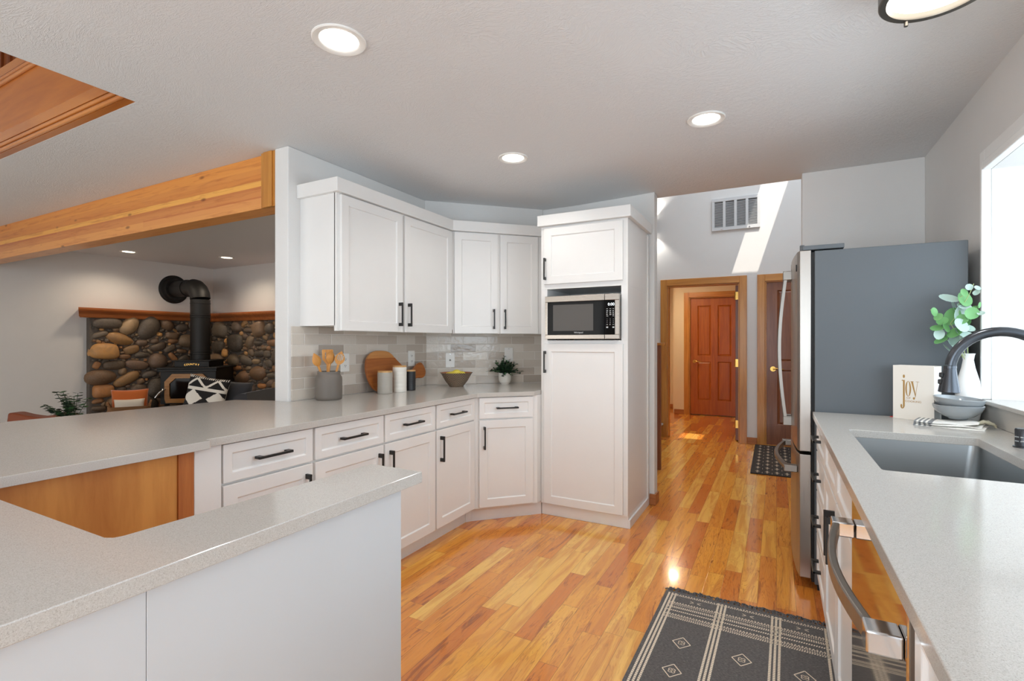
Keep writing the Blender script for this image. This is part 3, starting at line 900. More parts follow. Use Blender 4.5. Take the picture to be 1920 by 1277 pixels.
bm = BM(); box(bm, .062, .0022, .066, .362, .003, mwH-.064); obj('window', bm, M['mwwin'], dr)
text_mesh('logo', 'Whirlpool', .016, M['ink'], dr, (.255, .0022, .053), (PI/2, 0, 0), .0004)
bm = BM()
box(bm, dx+.001, 0, .008, mwW, .03, .038); box(bm, dx+.001, 0, mwH-.042, mwW, .03, mwH); box(bm, mwW-.030, 0, .038, mwW, .03, mwH-.042)
cp = obj('control_panel', bm, M['steel'], t, bevel=.002)
bm = BM(); box(bm, dx+.001, .002, .0385, mwW-.0305, .029, mwH-.0425); obj('panel_glass', bm, M['mwglass'], cp)
text_mesh('display', '0:00', .027, M['mwink'], cp, (dx+.046, .0014, .243), (PI/2, 0, 0), .0004, 1.0)
bm = BM()
rnd = random.Random(3)
for r in range(5):
    for c in range(3):
        if r == 4 and c == 1: continue
        x = dx+.013+c*.0215; z = .212-r*.0125; ww = rnd.uniform(.008, .013)
        box(bm, x, .0012, z, x+ww, .002, z+.0028); 
        if r in (1, 2, 3): box(bm, x, .0012, z-.0042, x+ww*.8, .002, z-.002)
obj('button_row', bm, M['ink'], cp)
for i, d_ in enumerate('123456789'):
    text_mesh('digit', d_, .0095, M['ink'], cp, (dx+.018+(i % 3)*.0215, .0014, .143-(i//3)*.0125), (PI/2, 0, 0), .0003)
bm = BM()
for x, z, w_ in ((.013, .104, .010), (.056, .104, .010)): box(bm, dx+x, .0012, z, dx+x+w_, .002, z+.003)
box(bm, dx+.036, .0012, .103, dx+.041, .002, .109)
for x in (.012, .055): box(bm, dx+x, .0012, .083, dx+x+.013, .002, .092)
obj('button_row', bm, M['ink'], cp)

# ------------------------------------------------------------------ counter things
CT = .915
t = thing('utensil_crock', 'dark grey stoneware crock holding wooden utensils on the counter', 'crock', (-2.44, 2.19, CT), 0)
bm = BM(); lathe(bm, [(.070, 0), (.077, .005), (.0785, .02), (.079, .12), (.0775, .137), (.070, .150), (.0665, .156), (.0665, .164), (.0685, .170), (.0665, .174), (.0625, .172), (.062, .15), (.070, .13), (.072, .02), (.0, .014)], 48, caps=False)
obj('body', bm, M['crock'], t, smooth=50)

def utensil(name, label, x, y, lean, face, head):
    """stands in the crock, handle foot at its floor, leaning towards `lean` (dx, dy)"""
    bm = BM()
    L = .235
    tube(bm, [(0, 0, 0), (0, 0, .10), (0, 0, L-.03)], [.006, .006, .0075], 10)
    h0 = L-.035
    if head == 'spoon' or head == 'slotted':
        n = 14; holes = []
        W_, H_ = .030, .092
        prof = [(W_*math.sin(PI*min(1, (i/n)**.85)), h0 + H_*i/n) for i in range(n+1)]
    if head == 'spoon':
        rows = []
        for x_, z_ in prof:
            rows.append([bm.verts.new((x_*k/3, -.004-.012*(1-(k/3)**2)*math.sin(PI*(z_-h0)/H_), z_)) for k in range(-3, 4)])
        fs = []
        for a, b in zip(rows, rows[1:]):
            for i in range(6): fs.append(bm.faces.new((a[i], a[i+1], b[i+1], b[i])))
        bmesh.ops.remove_doubles(bm, verts=bm.verts[:], dist=1e-5)
        fs = [f for f in fs if f.is_valid]
        bmesh.ops.solidify(bm, geom=fs, thickness=.004)
    else:
        if head == 'slotted':
            out = [(x_, z_) for x_, z_ in prof[1:]] + [(-x_, z_) for x_, z_ in prof[1:-1][::-1]]
            sl = [(-.013, .035, .066), (-.003, .030, .072), (.007, .030, .072), (.016, .038, .064)]
            sw = .0028
        else:
            out = [(.008, h0), (.030, h0+.03), (.033, h0+.085), (.030, h0+.092), (-.030, h0+.092), (-.033, h0+.085), (-.030, h0+.03), (-.008, h0)]
            sl = [(-.012, .034, .074), (.012, .034, .074)]
            sw = .0028
        hs = [[(c-sw, h0+a), (c+sw, h0+a), (c+sw, h0+b), (c-sw, h0+b)] for c, a, b in sl]
        b2 = BM(); slab(b2, out, hs, -.003, .003)
        for v in b2.verts: v.co = (v.co.x, v.co.z, v.co.y)
        me = bpy.data.meshes.new('t'); b2.to_mesh(me); b2.free(); bm.from_mesh(me); bpy.data.meshes.remove(me)
    bmesh.ops.recalc_face_normals(bm, faces=bm.faces[:])
    o = obj(name, bm, M['spruce'], smooth=40)
    o.location = (x, y, CT+.016)
    zax = Vector((lean[0], lean[1], 1)).normalized()
    yax = Vector((-face[0], -face[1], 0)); yax = (yax - zax*yax.dot(zax)).normalized()
    xax = yax.cross(zax)
    mt = Matrix((xax, yax, zax)).transposed().to_4x4(); mt.translation = o.location
    o.matrix_world = mt
    return tag(o, label, 'kitchen utensil', 'wooden utensils in the grey crock')
F0 = (.74, -.67)
utensil('wooden_spoon', 'solid wooden spoon leaning outermost over the rim of the grey crock', -2.43, 2.195, (-.14, -.36), (.95, -.1), 'spoon')
utensil('wooden_turner', 'square-headed slotted wooden turner standing in the middle of the crock', -2.46, 2.20, (-.03, .02), F0, 'turner')
utensil('slotted_spoon', 'round slotted wooden spoon in the crock, in front of the outlet', -2.425, 2.185, (.09, .25), F0, 'slotted')
utensil('wooden_fork', 'plain wooden spoon mostly hidden behind the slotted spoon in the crock', -2.465, 2.185, (.05, .12), (.95, -.1), 'spoon')

# fish-shaped board, leaning on the tiles.  Local x along the wall, z up the board
t = thing('cutting_board', 'fish-shaped two-tone wooden cutting board leaning against the tiles', 'cutting board', (-2.478, 2.575, CT), R90)
def spline(pts, n=8):
    out = []
    N = len(pts)
    for i in range(N):
        p0, p1, p2, p3 = [Vector(pts[(i+k) % N]) for k in (-1, 0, 1, 2)]
        for j in range(n):
            u = j/n
            out.append(tuple(.5*((2*p1) + (p2-p0)*u + (2*p0-5*p1+4*p2-p3)*u*u + (3*p1-p0-3*p2+p3)*u**3)))
    return out
fish = spline([(.09, .0), (.02, .06), (-.005, .16), (.02, .245), (.09, .289), (.19, .291), (.255, .275), (.33, .21), (.42, .137), (.47, .128), (.53, .168), (.585, .192), (.62, .172), (.64, .125), (.625, .085), (.585, .068), (.53, .072), (.46, .055), (.36, .012), (.22, .0)])
def clip(poly, zc, keep_above):
    out = []
    for p, q in zip(poly, poly[1:]+poly[:1]):
        ia = (p[1] >= zc) == keep_above; ib = (q[1] >= zc) == keep_above
        if ia: out.append(p)
        if ia != ib:
            f = (zc-p[1])/(q[1]-p[1]); out.append((p[0]+(q[0]-p[0])*f, zc))
    return out
tilt = Matrix.Rotation(math.radians(-10), 4, 'X')
for nm, poly, mt in (('board_body', clip(fish, .238, False), M['acacia']), ('pale_strip', clip(fish, .238, True), M['acacia2'])):
    bm = BM(); prism_xz(bm, poly, -.009, .009)
    bmesh.ops.recalc_face_normals(bm, faces=bm.faces[:])
    bmesh.ops.transform(bm, matrix=tilt, verts=bm.verts[:])
    for v in bm.verts: v.co.z += .002
    obj(nm, bm, mt, t, smooth=35, bevel=.003)

def canister(label, mat, x, y, r, h, ribs):
    t = thing('canister', label, 'canister', (x, y, CT), 0)
    prof = [(r*.94, 0), (r, .004)]
    for i in range(ribs):
        z0 = .006+(h-.02)*i/ribs; z1 = .006+(h-.02)*(i+1)/ribs
        prof += [(r*.985, z0), (r, z0+.003), (r, z1-.003)]
    prof += [(r*.985, h-.013), (r*.985, h-.010)]
    bm = BM(); lathe(bm, prof, 40); obj('body', bm, mat, t, smooth=40)
    bm = BM(); lathe(bm, [(r*.90, h-.0098), (r*.98, h-.0095), (r*.98, h-.001), (r*.95, h)], 40); obj('lid', bm, M['lid'], t, smooth=40)
canister('grey ribbed canister with a bamboo lid before the fish board', M['canG'], -2.39, 2.635, .0515, .155, 12)
canister('tall cream ribbed canister with a bamboo lid, between the grey and black ones', M['canW'], -2.376, 2.77, .0490, .186, 6)
canister('small black canister with a bamboo lid, next to the tall cream one', M['canK'], -2.382, 2.893, .0395, .149, 9)

# patterned bowl with lemons
bx_, by_ = -2.25, 3.30
t = thing('fruit_bowl', 'dark carved wooden bowl with chevron lines holding lemons', 'bowl', (bx_, by_, CT), 0)
def bowl_mat():
    m = NT('carved_bowl')
    tc = m.n('TexCoord'); sp = m.n('SeparateXYZ'); m.t.links.new(tc.outputs['Object'], sp.inputs[0])
    a = m.m2('ARCTAN2', sp.outputs[1], sp.outputs[0])
    tri = m.m2('PINGPONG', m.m2('MULTIPLY', a, 1.0), PI/8)
    s = m.m2('FRACT', m.m2('MULTIPLY', m.m2('ADD', sp.outputs[2], m.m2('MULTIPLY', tri, .11)), 70.0))
    ln = m.m2('LESS_THAN', s, .32)
    nz = m.noise(m.obj(), 20, 3)
    col = m.mix(ln, m.mix(nz, srgb(64, 55, 48), srgb(88, 74, 62)), srgb(176, 150, 122))
    m.set(col=col, rough=.55)
    return m.m
M['carved'] = bowl_mat()
bm = BM(); lathe(bm, [(.055, 0), (.057, .006), (.060, .010), (.088, .045), (.118, .100), (.130, .112), (.124, .112), (.110, .098), (.08, .046), (.05, .016), (.0, .012)], 56, caps=False)
bm2 = obj('body', bm, [M['carved'], M['acacia']], t, smooth=50)
for p in bm2.data.polygons:
    cx = sum((bm2.data.vertices[i].co for i in p.vertices), Vector())/len(p.vertices)
    if p.normal.x*cx.x + p.normal.y*cx.y < 0: p.material_index = 1
def lemon(label, x, y, z, rot):
    bm = BM()
    for v in ball(bm, (0, 0, 0), .033, 3):
        k = abs(v.co.x)/.033
        v.co.x *= 1.25 + .12*k**6
        v.co.y *= 1-.12*k**3; v.co.z *= 1-.12*k**3
    o = obj('lemon', bm, M['lemon'], smooth=60)
    o.location = (x, y, z); o.rotation_euler = rot
    tag(o, label, 'lemon', 'lemons in the carved bowl')
lemon('lemon lowest in the carved bowl, on its outlet side', bx_-.035, by_-.045, CT+.083, (.1, .2, .6))
lemon('lemon highest in the carved bowl, in the middle of the pile', bx_+.0, by_-.0, CT+.103, (.3, -.1, .9))
lemon('lemon near the bare rim of the bowl towards the potted plant', bx_+.018, by_+.052, CT+.088, (.0, .1, 2.0))
lemon('lemon at the back of the carved bowl against the rim', bx_-.055, by_+.022, CT+.086, (.0, .3, 1.4))

# small potted plant
px_, py_ = -2.03, 3.70
t = thing('potted_plant', 'small bushy green plant in a ribbed cream pot by the pantry', 'plant', (px_, py_, CT), 0)
bm = BM()
prof = [(.034, 0), (.036, .006), (.042, .010), (.051, .03), (.053, .05), (.0535, .094), (.0495, .094), (.048, .02), (0, .02)]
rings = lathe(bm, prof, 60, caps=False)
for i in range(60):
    if i % 4 == 0:
        for k in (4, 5): rings[k][i].co = Vector((rings[k][i].co.x*.955, rings[k][i].co.y*.955, rings[k][i].co.z))
obj('pot', bm, M['canW'], t, smooth=35)
bm = BM(); lathe(bm, [(.048, .08), (.02, .086), (.0, .086)], 24, caps=False); obj('soil', bm, M['soil'], t)

def leaf(bm, p, d, n, L, Wd, mi=0, cup=.15, seg=3):
    """leaf from p along d, facing n"""
    d = Vector(d).normalized(); n = Vector(n); n = (n - d*n.dot(d)).normalized(); s = d.cross(n)
    p = Vector(p)
    rows = []
    for i in range(seg+1):
        u = i/seg
        wd = Wd*math.sin(PI*(.06+.90*u)**.8)
        c = p + d*(L*u) - n*(L*cup*u*u)
        rows.append([bm.verts.new(c - s*wd + n*wd*.25), bm.verts.new(c), bm.verts.new(c + s*wd + n*wd*.25)])
    for a, b in zip(rows, rows[1:]):
        for i in range(2):
            f = bm.faces.new((a[i], a[i+1], b[i+1], b[i])); f.material_index = mi
            f.smooth = True
rd = random.Random(11)
bm = BM(); bs = BM()
for k in range(80):
    a = rd.uniform(0, 2*PI); e = rd.uniform(.15, 1.5)
    Ls = rd.uniform(.07, .15) * (.85 if e > .7 else 1.0)
    dirn = Vector((math.cos(a)*math.cos(e)*.95, math.sin(a)*math.cos(e)*.95, .25+math.sin(e)))
    if k == 0: dirn = Vector((.05, -.02, 1)); Ls = .165
    dirn.normalize()
    p0 = Vector((math.cos(a)*.02, math.sin(a)*.02, .086))
    droop = (1-math.sin(e))*.06
    pts = [p0 + dirn*Ls*u - Vector((0, 0, droop*u*u)) for u in (0, .33, .66, 1)]
    tube(bs, pts, .0011, 4)
    for q in range(11):
        u = .25 + .75*q/10
        i = min(2, int(u*3)); f_ = u*3-i
        c = pts[i].lerp(pts[i+1], f_)
        ang = rd.uniform(0, 2*PI)
        side = Vector((math.cos(ang), math.sin(ang), rd.uniform(-.2, .6)))
        leaf(bm, c, side + dirn*.6, Vector((rd.uniform(-.4, .4), rd.uniform(-.4, .4), 1)), rd.uniform(.018, .028), rd.uniform(.006, .0095), 0 if rd.random() < .7 else 1)
obj('stems', bs, M['greenery'], t)
obj('foliage', bm, [M['greenery'], M['green2']], t)

# ------------------------------------------------------------------ sink side: cabinets face -x (local x runs to -y)
RX = .198
RM90 = -PI/2
def right_unit(name, label, ya, yb, cat='cabinet'):
    t = thing(name, label, cat, (RX, ya, 0), RM90)
    w = ya-yb
    bm = BM(); box(bm, .0005, 0, .10, w-.0005, .60, .884); obj('carcass', bm, M['cab'], t, bevel=.001)
    bm = BM(); box(bm, .0005, .07, 0, w-.0005, .59, .0998); obj('toe_kick', bm, M['cab'], t)
    return t, w
t, w = right_unit('drawer_cabinet', 'white base cabinet with four drawers next to the refrigerator', 2.958, 2.46)
for z0, z1 in ((.732, .879), (.532, .722), (.322, .522), (.112, .312)):
    front('drawer', t, .02, z0, w-.004, z1, hx=.235, hz=(z0+z1)/2+.01, vert=False, fr=.036)
t = thing('sink_cabinet', 'white sink base cabinet with two doors between drawers and dishwasher', 'cabinet', (RX, 2.46, 0), RM90)
w = 2.46-1.563
bm = BM(); box(bm, .0005, 0, .10, w-.0005, .60, .66); box(bm, .0005, 0, .66, w-.0005, .02, .884)
for xx in (.0005, w-.0165): box(bm, xx, .02, .66, xx+.016, .60, .884)
obj('carcass', bm, M['cab'], t)
bm = BM(); box(bm, .0005, .07, 0, w-.0005, .59, .0998); obj('toe_kick', bm, M['cab'], t)
h_ = w/2
for a, b, s in ((.006, h_-.004, 1), (h_+.004, w-.006, -1)):
    front('false_drawer', t, a, .732, b, .879, fr=.036)
    front('door', t, a, .112, b, .722, hx=(b-.036 if s > 0 else a+.036), hz=.604)
t, w = right_unit('base_cabinet', 'white base cabinet nearest the camera beyond the dishwasher', .925, .30)
front('drawer', t, .006, .732, w-.006, .879, fr=.036, hx=w/2, hz=.806, vert=False)
front('door', t, .006, .112, w-.006, .722, hx=w-.05, hz=.604)

# dishwasher
t = thing('dishwasher', 'stainless dishwasher with a bowed bar handle under the sink counter', 'dishwasher', (RX-.002, 1.558, 0), RM90)
w = 1.558-.93
bm = BM(); box(bm, .004, .032, .09, w-.004, .58, .882); obj('body', bm, M['blackmat'], t)
bm = BM(); box(bm, .004, .06, 0, w-.004, .57, .0895); obj('toe_kick', bm, M['blackmat'], t)
bm = BM(); box(bm, .006, -.024, .105, w-.006, .0315, .872); obj('door', bm, M['mirror'], t, bevel=.003)
bm = BM()
hp = []
n = 16
for i in range(n+1):
    u = i/n; hp.append((.045+(w-.09)*u, -.06-.030*math.sin(PI*u), .80-.004*math.sin(PI*u)))
rows = []
for p in hp:
    x, y, z = p
    rows.append([bm.verts.new(q) for q in ((x, y-.008, z-.017), (x, y+.008, z-.017), (x, y+.008, z+.017), (x, y-.008, z+.017))])
for a, b in zip(rows, rows[1:]):
    for i in range(4): bm.faces.new((a[i], b[i], b[(i+1)%4], a[(i+1)%4]))
bm.faces.new(rows[0]); bm.faces.new(rows[-1][::-1])
bmesh.ops.recalc_face_normals(bm, faces=bm.faces[:])
hd = obj('handle', bm, M['steelh'], t, bevel=.004, bseg=3)
for x in (.045, w-.045):
    bm = BM(); box(bm, x-.024, -.072, .782, x+.024, -.0242, .818); obj('handle_post', bm, M['chrome'], hd, bevel=.003)

# quartz top with the sink cut-out
rad = .012
def rrect(x0, y0, x1, y1, r, n=5):
    out = []
    for cx, cy, a in ((x1-r, y1-r, 0), (x0+r, y1-r, PI/2), (x0+r, y0+r, PI), (x1-r, y0+r, 3*PI/2)):
        for i in range(n+1): out.append((cx+r*math.cos(a+PI/2*i/n), cy+r*math.sin(a+PI/2*i/n)))
    return out
SX0, SX1, SY0, SY1 = .259, .655, 1.705, 2.432
counter('countertop', 'pale quartz countertop with the undermount sink beneath the window', [(.162, .30), (.8299, .30), (.8299, 2.962), (.162, 2.962)], holes=[rrect(SX0, SY0, SX1, SY1, .012)])
t = thing('sink', 'stainless undermount kitchen sink below the bay window', 'sink', (0, 0, .655), 0)
bm = BM()
top = rrect(SX0-.006, SY0-.006, SX1+.006, SY1+.006, .03, 6); bot = rrect(SX0+.006, SY0+.006, SX1-.006, SY1-.006, .045, 6); fl = rrect(SX0+.025, SY0+.025, SX1-.025, SY1-.025, .03, 6)
out = rrect(SX0-.0085, SY0-.0085, SX1+.0085, SY1+.0085, .03, 6)
R = [[bm.verts.new((x, y, z)) for x, y in pl] for pl, z in ((out, .02), (out, .2298), (top, .2298), (bot, .045), (fl, .028))]
for a, b in zip(R, R[1:]):
    for i in range(len(a)): bm.faces.new((a[i], a[(i+1)%len(a)], b[(i+1)%len(a)], b[i]))
bm.faces.new(R[-1]); bm.faces.new(R[0][::-1])
bmesh.ops.recalc_face_normals(bm, faces=bm.faces[:])
obj('basin', bm, M['sink'], t, smooth=35)
bm = BM(); lathe(bm, [(.057, .0285), (.055, .032), (.042, .031), (.036, .0285)], 32, ((SX0+SX1)/2, (SY0+SY1)/2, 0)); obj('drain', bm, M['chrome'], t, smooth=40)
bm = BM(); box(bm, .808, .30, .9155, .8295, 2.96, .9995)
tag(obj('backsplash', bm, M['quartz'], bevel=.002), 'low quartz upstand between the sink counter and the window sill', 'backsplash')

# faucet
fx, fy = .736, 2.072
t = thing('faucet', 'gunmetal gooseneck kitchen faucet with pull-down spray head', 'faucet', (fx, fy, CT), 0)
bm = BM(); lathe(bm, [(.028, 0), (.028, .006), (.0245, .010), (.0225, .10), (.0205, .118), (.0155, .125)], 32); obj('base', bm, M['faucet'], t, smooth=40)
bm = BM()
ax, az, ar = -.122, .265, .122
pts = [(0, 0, .11), (0, 0, .20)] + [(ax+ar*math.cos(a), 0, az+ar*math.sin(a)) for a in [PI*.93*i/22 for i in range(23)]]
ex, ez = pts[-1][0], pts[-1][2]
pts.append((ex-.002, 0, ez-.012))
tube(bm, pts, .0148, 18); obj('neck', bm, M['faucet'], t, smooth=60)
hd_b = Vector((ex-.003, 0, ez-.013))
dirh = Vector((-.03, 0, -1)).normalized()
bm = BM()
tube(bm, [hd_b+dirh*k for k in (.0, .008, .0085, .03, .066, .084, .086)], [.0165, .017, .016, .019, .0255, .028, .025], 28)
sh = obj('spray_head', bm, M['faucet'], t, smooth=40)
bm = BM()
for k in (.030, .052):
    c = hd_b + dirh*k + Vector((-.020-.10*(k-.03), 0, 0)); box(bm, c.x-.006, -.008, c.z-.008, c.x+.004, .008, c.z+.008)
obj('spray_button', bm, M['black'], sh, bevel=.003)
bm = BM(); cyl(bm, (0, -.02, .07), (0, -.045, .07), .012, 16); tube(bm, [(0, -.045, .07), (.0, -.075, .095), (.0, -.10, .125)], [.007, .006, .005], 12); obj('lever', bm, M['faucet'], t, smooth=50)

# air gap cap
t = thing('air_gap_cap', 'short black slotted cylinder on the counter behind the sink', 'air gap', (.735, 2.285, CT), 0)
bm = BM(); lathe(bm, [(.0285, 0), (.0285, .004), (.0235, .006), (.0235, .060), (.021, .064)], 32); obj('cap', bm, M['faucet'], t, smooth=40)
bm = BM()
for a in (-2.7, -2.0, -1.3):
    for z in (.022, .036):
        c = Vector((.0232*math.cos(a), .0232*math.sin(a), z)); tube(bm, [c + Vector((-math.sin(a), math.cos(a), 0))*s for s in (-.006, .006)], .0025, 8)
obj('slot', bm, M['bowlg'], t, smooth=50)

# cookbook leaning on the refrigerator: local x along the cover, local -y towards the room
bk = math.atan2(2.905-2.952, .62-.500)
t = thing('cookbook', 'cream cookbook with gold lettering leaning on the refrigerator side', 'book', (.489, 2.912, CT), -.60)
bm = BM(); box(bm, 0, -.0125, 0, .160, -.0095, .247); box(bm, 0, .050, 0, .160, .053, .247); box(bm, 0, -.0095, 0, .003, .050, .247)
obj('cover', bm, M['paper'], t, bevel=.001)
bm = BM(); box(bm, .0031, -.0094, .003, .156, .0499, .244); obj('pages', bm, M['ceramic'], t)
def ell_ring(bm, cx, cz, rx, rz, tx, tz, y0, y1, n=36):
    A = []
    for i in range(n):
        a = 2*PI*i/n
        o_ = (cx+rx*math.cos(a), cz+rz*math.sin(a)); i_ = (cx+(rx-tx)*math.cos(a), cz+(rz-tz)*math.sin(a))
        A.append([bm.verts.new((o_[0], y0, o_[1])), bm.verts.new((i_[0], y0, i_[1]))])
    for i in range(n):
        p, q = A[i], A[(i+1)%n]; bm.faces.new((p[0], q[0], q[1], p[1]))
def quad(bm, pts, y): bm.faces.new([bm.verts.new((x, y, z)) for x, z in pts])
def disc(bm, cx, cz, r, y, rz=None, n=24): bm.faces.new([bm.verts.new((cx+r*math.cos(2*PI*i/n), y, cz+(rz or r)*math.sin(2*PI*i/n))) for i in range(n)])
bm = BM(); yk = -.0129
disc(bm, .0445, .197, .0042, yk, .0078)
quad(bm, [(.0410, .060), (.0480, .060), (.0480, .180), (.0410, .180)], yk); quad(bm, [(.036, .176), (.042, .176), (.042, .180), (.036, .180)], yk)
quad(bm, [(.036, .047), (.0440, .050), (.0480, .060), (.0410, .060), (.040, .054), (.036, .051)], yk); disc(bm, .0345, .060, .0036, yk, .0085)
quad(bm, [(.0325, .052), (.037, .047), (.037, .052), (.0355, .060)], yk)
ell_ring(bm, .0615, .141, .0112, .035, .0058, .0016, yk, yk)
quad(bm, [(.0725, .174), (.0800, .174), (.0915, .110), (.0885, .108)], yk); quad(bm, [(.0700, .1755), (.083, .1755), (.083, .174), (.070, .174)], yk)
quad(bm, [(.0975, .174), (.0988, .174), (.0905, .108), (.0868, .096), (.0862, .098), (.0888, .108)], yk); quad(bm, [(.0905, .1755), (.104, .1755), (.104, .174), (.0905, .174)], yk)
disc(bm, .0838, .0985, .0040, yk, .0055)
ly = obj('title_lettering', bm, M['gold'], t)
text_mesh('title_lettering', 'OF', .0115, M['gold'], t, (.063, -.0128, .0985), (PI/2, 0, 0), .0002, 1.15)
text_mesh('title_lettering', 'COOKING', .0118, M['gold'], t, (.081, -.0128, .0835), (PI/2, 0, 0), .0002, 1.12)
bm = BM(); box(bm, -.022, .008, .0005, -.0005, .016, .0035); box(bm, -.012, .006, .0036, -.0005, .013, .0055); obj('ribbon', bm, M['red'], t)

# towel, two bowls, vase with eucalyptus
t = thing('dish_towel', 'folded white dish towel with grey stripes beneath the grey bowls', 'towel', (.572, 2.845, CT), -.35)
def fold_layer(nx, z0, x1, y0, y1, wob, ph):
    b = BM(); rows = []
    th = .006
    for lay in (0, 1):
        g = []
        for i in range(nx+1):
            u = i/nx; r_ = []
            for j in range(9):
                v = j/8
                zz = z0 + (th if lay else 0) + (wob*abs(math.sin(u*5+ph+v*2))*max(0, u-.35) if lay or z0 > .001 else 0)
                edge = -.004*(abs(v-.5)*2)**6 if lay else 0
                r_.append(b.verts.new((x1*u, y0+(y1-y0)*v + .006*math.sin(u*7+ph), max(.0005, zz+edge))))
            g.append(r_)
        rows.append(g)
    lo, hi = rows
    for i in range(nx):
        for j in range(8):
            b.faces.new((hi[i][j], hi[i+1][j], hi[i+1][j+1], hi[i][j+1])); b.faces.new((lo[i][j+1], lo[i+1][j+1], lo[i+1][j], lo[i][j]))
    for i in range(nx):
        b.faces.new((lo[i][0], lo[i+1][0], hi[i+1][0], hi[i][0])); b.faces.new((hi[i][8], hi[i+1][8], lo[i+1][8], lo[i][8]))
    for j in range(8):
        b.faces.new((lo[0][j+1], lo[0][j], hi[0][j], hi[0][j+1])); b.faces.new((lo[nx][j], lo[nx][j+1], hi[nx][j+1], hi[nx][j]))
    return b
for k, (z0, y0, y1, wob) in enumerate(((.0, -.165, .0, .004), (.0065, -.160, .0, .010), (.013, -.152, -.006, .016))):
    b = fold_layer(26, z0, .225 - .01*k, y0, y1, wob, k*1.3)
    for f in b.faces:
        c = f.calc_center_median()
        f.material_index = 1 if c.x < .062 and int(c.x/.0085) % 2 == 0 else 0
    obj('fold', b, [M['towel'], M['towelg']], t, smooth=60)
bm = BM()
tube(bm, [(.19, -.09, .018), (.215, -.085, .030), (.243, -.075, .022), (.25, -.07, .008)], [.012, .015, .012, .006], 12, flat=.5)
tube(bm, [(.19, -.04, .018), (.225, -.045, .026), (.25, -.05, .012)], [.012, .014, .007], 12, flat=.5)
obj('fold', bm, [M['hem']], t, smooth=60)
bowlp = [(.030, 0), (.032, .004), (.050, .012), (.072, .030), (.080, .048), (.0825, .058), (.080, .0595), (.076, .050), (.066, .032), (.045, .016), (.0, .010)]
for k, lb in enumerate(('lower grey bowl of the two stacked on the dish towel', 'upper grey bowl stacked inside another on the dish towel')):
    bm = BM(); lathe(bm, bowlp, 56, caps=False)
    o = obj('cereal_bowl', bm, M['bowlg'], smooth=50)
    o.location = (.684, 2.772, CT+.0275+.030*k); o.rotation_euler = (math.radians(2*k), math.radians(3.5*k), 0); o.scale = (1.04, 1.04, 1)
    tag(o, lb, 'bowl', 'stacked grey bowls by the sink')
t = thing('vase', 'white tall vase holding eucalyptus beside the window', 'vase', (.752, 2.905, CT), 0)
bm = BM(); lathe(bm, [(.030, 0), (.036, .004), (.044, .05), (.0455, .11), (.039, .18), (.024, .24), (.0185, .275), (.022, .298), (.025, .303), (.0225, .304), (.016, .278), (.02, .24), (.0, .2)], 48, caps=False)
obj('body', bm, M['ceramic'], t, smooth=60)

t = thing('eucalyptus', 'green eucalyptus sprigs standing in the white vase', 'plant', (.752, 2.905, CT), 0)
def rleaf(bm, c, r, n, mi, asp=1.0, seg=14):
    c = Vector(c); n = Vector(n).normalized()
    u = n.cross(Vector((.31, .2, .93))).normalized(); v = n.cross(u)
    mid = bm.verts.new(c - n*r*.12)
    inner = [bm.verts.new(c + (u*math.cos(a)*asp + v*math.sin(a))*r*.6 - n*r*.05) for a in [2*PI*i/seg for i in range(seg)]]
    outer = [bm.verts.new(c + (u*math.cos(a)*asp + v*math.sin(a)*(1.0 if math.sin(a) < .8 else 1.07))*r + n*r*.06) for a in [2*PI*i/seg for i in range(seg)]]
    for i in range(seg):
        f = bm.faces.new((mid, inner[i], inner[(i+1)%seg])); f.material_index = mi; f.smooth = True
        f = bm.faces.new((inner[i], outer[i], outer[(i+1)%seg], inner[(i+1)%seg])); f.material_index = mi; f.smooth = True
E3 = [(0.68,1.464,100,1),(0.733,1.459,90,0),(0.724,1.485,50,0),(0.741,1.509,36,1),(0.767,1.503,36,1),(0.764,1.484,40,1),(0.695,1.431,70,1),(0.729,1.427,65,1),(0.621,1.404,55,0),(0.634,1.381,48,0),
      (0.652,1.363,65,0),(0.691,1.384,100,0),(0.713,1.398,95,1),(0.749,1.395,66,0),(0.76,1.415,60,0),(0.778,1.394,36,1),(0.782,1.431,36,0),(0.633,1.332,64,0),(0.638,1.305,66,1),(0.645,1.278,78,0),
      (0.663,1.334,60,0),(0.713,1.343,84,1),(0.691,1.31,76,0),(0.711,1.307,74,1),(0.697,1.281,72,1),(0.686,1.257,70,1),(0.731,1.29,72,1),(0.668,1.242,64,1),(0.731,1.354,72,0),(.655,1.30,50,0),(.72,1.37,60,0),(.745,1.33,60,1),(.71,1.24,60,1)]
rd = random.Random(5)
bm = BM()
for x, z, r, mi in E3:
    k = r/7.98/383*1.2
    nrm = (rd.uniform(-.7, .7), rd.uniform(-1.0, -.25), rd.uniform(-.1, 1.0))
    rleaf(bm, (x-.752, 2.86-2.905+rd.uniform(-.022, .02), z-CT), k, nrm, mi, rd.uniform(.75, 1.05))
obj('leaves', bm, [M['euca'], M['euca2']], t)
bm = BM()
for st in ([(.752,1.16),(.722,1.27),(.684,1.352),(.704,1.384),(.719,1.425),(.711,1.463),(.735,1.48)], [(.752,1.16),(.74,1.30),(.733,1.374),(.758,1.412),(.778,1.42)], [(.752,1.16),(.70,1.28),(.659,1.352),(.631,1.392),(.614,1.416)], [(.719,1.425),(.735,1.45),(.751,1.488),(.762,1.525)], [(.752,1.16),(.71,1.25),(.66,1.29),(.638,1.31)]):
    tube(bm, [(x-.752, -.03 if z > 1.25 else -.003, z-CT) for x, z in st], .0016, 6)
obj('stem', bm, M['stem'], t, smooth=60)

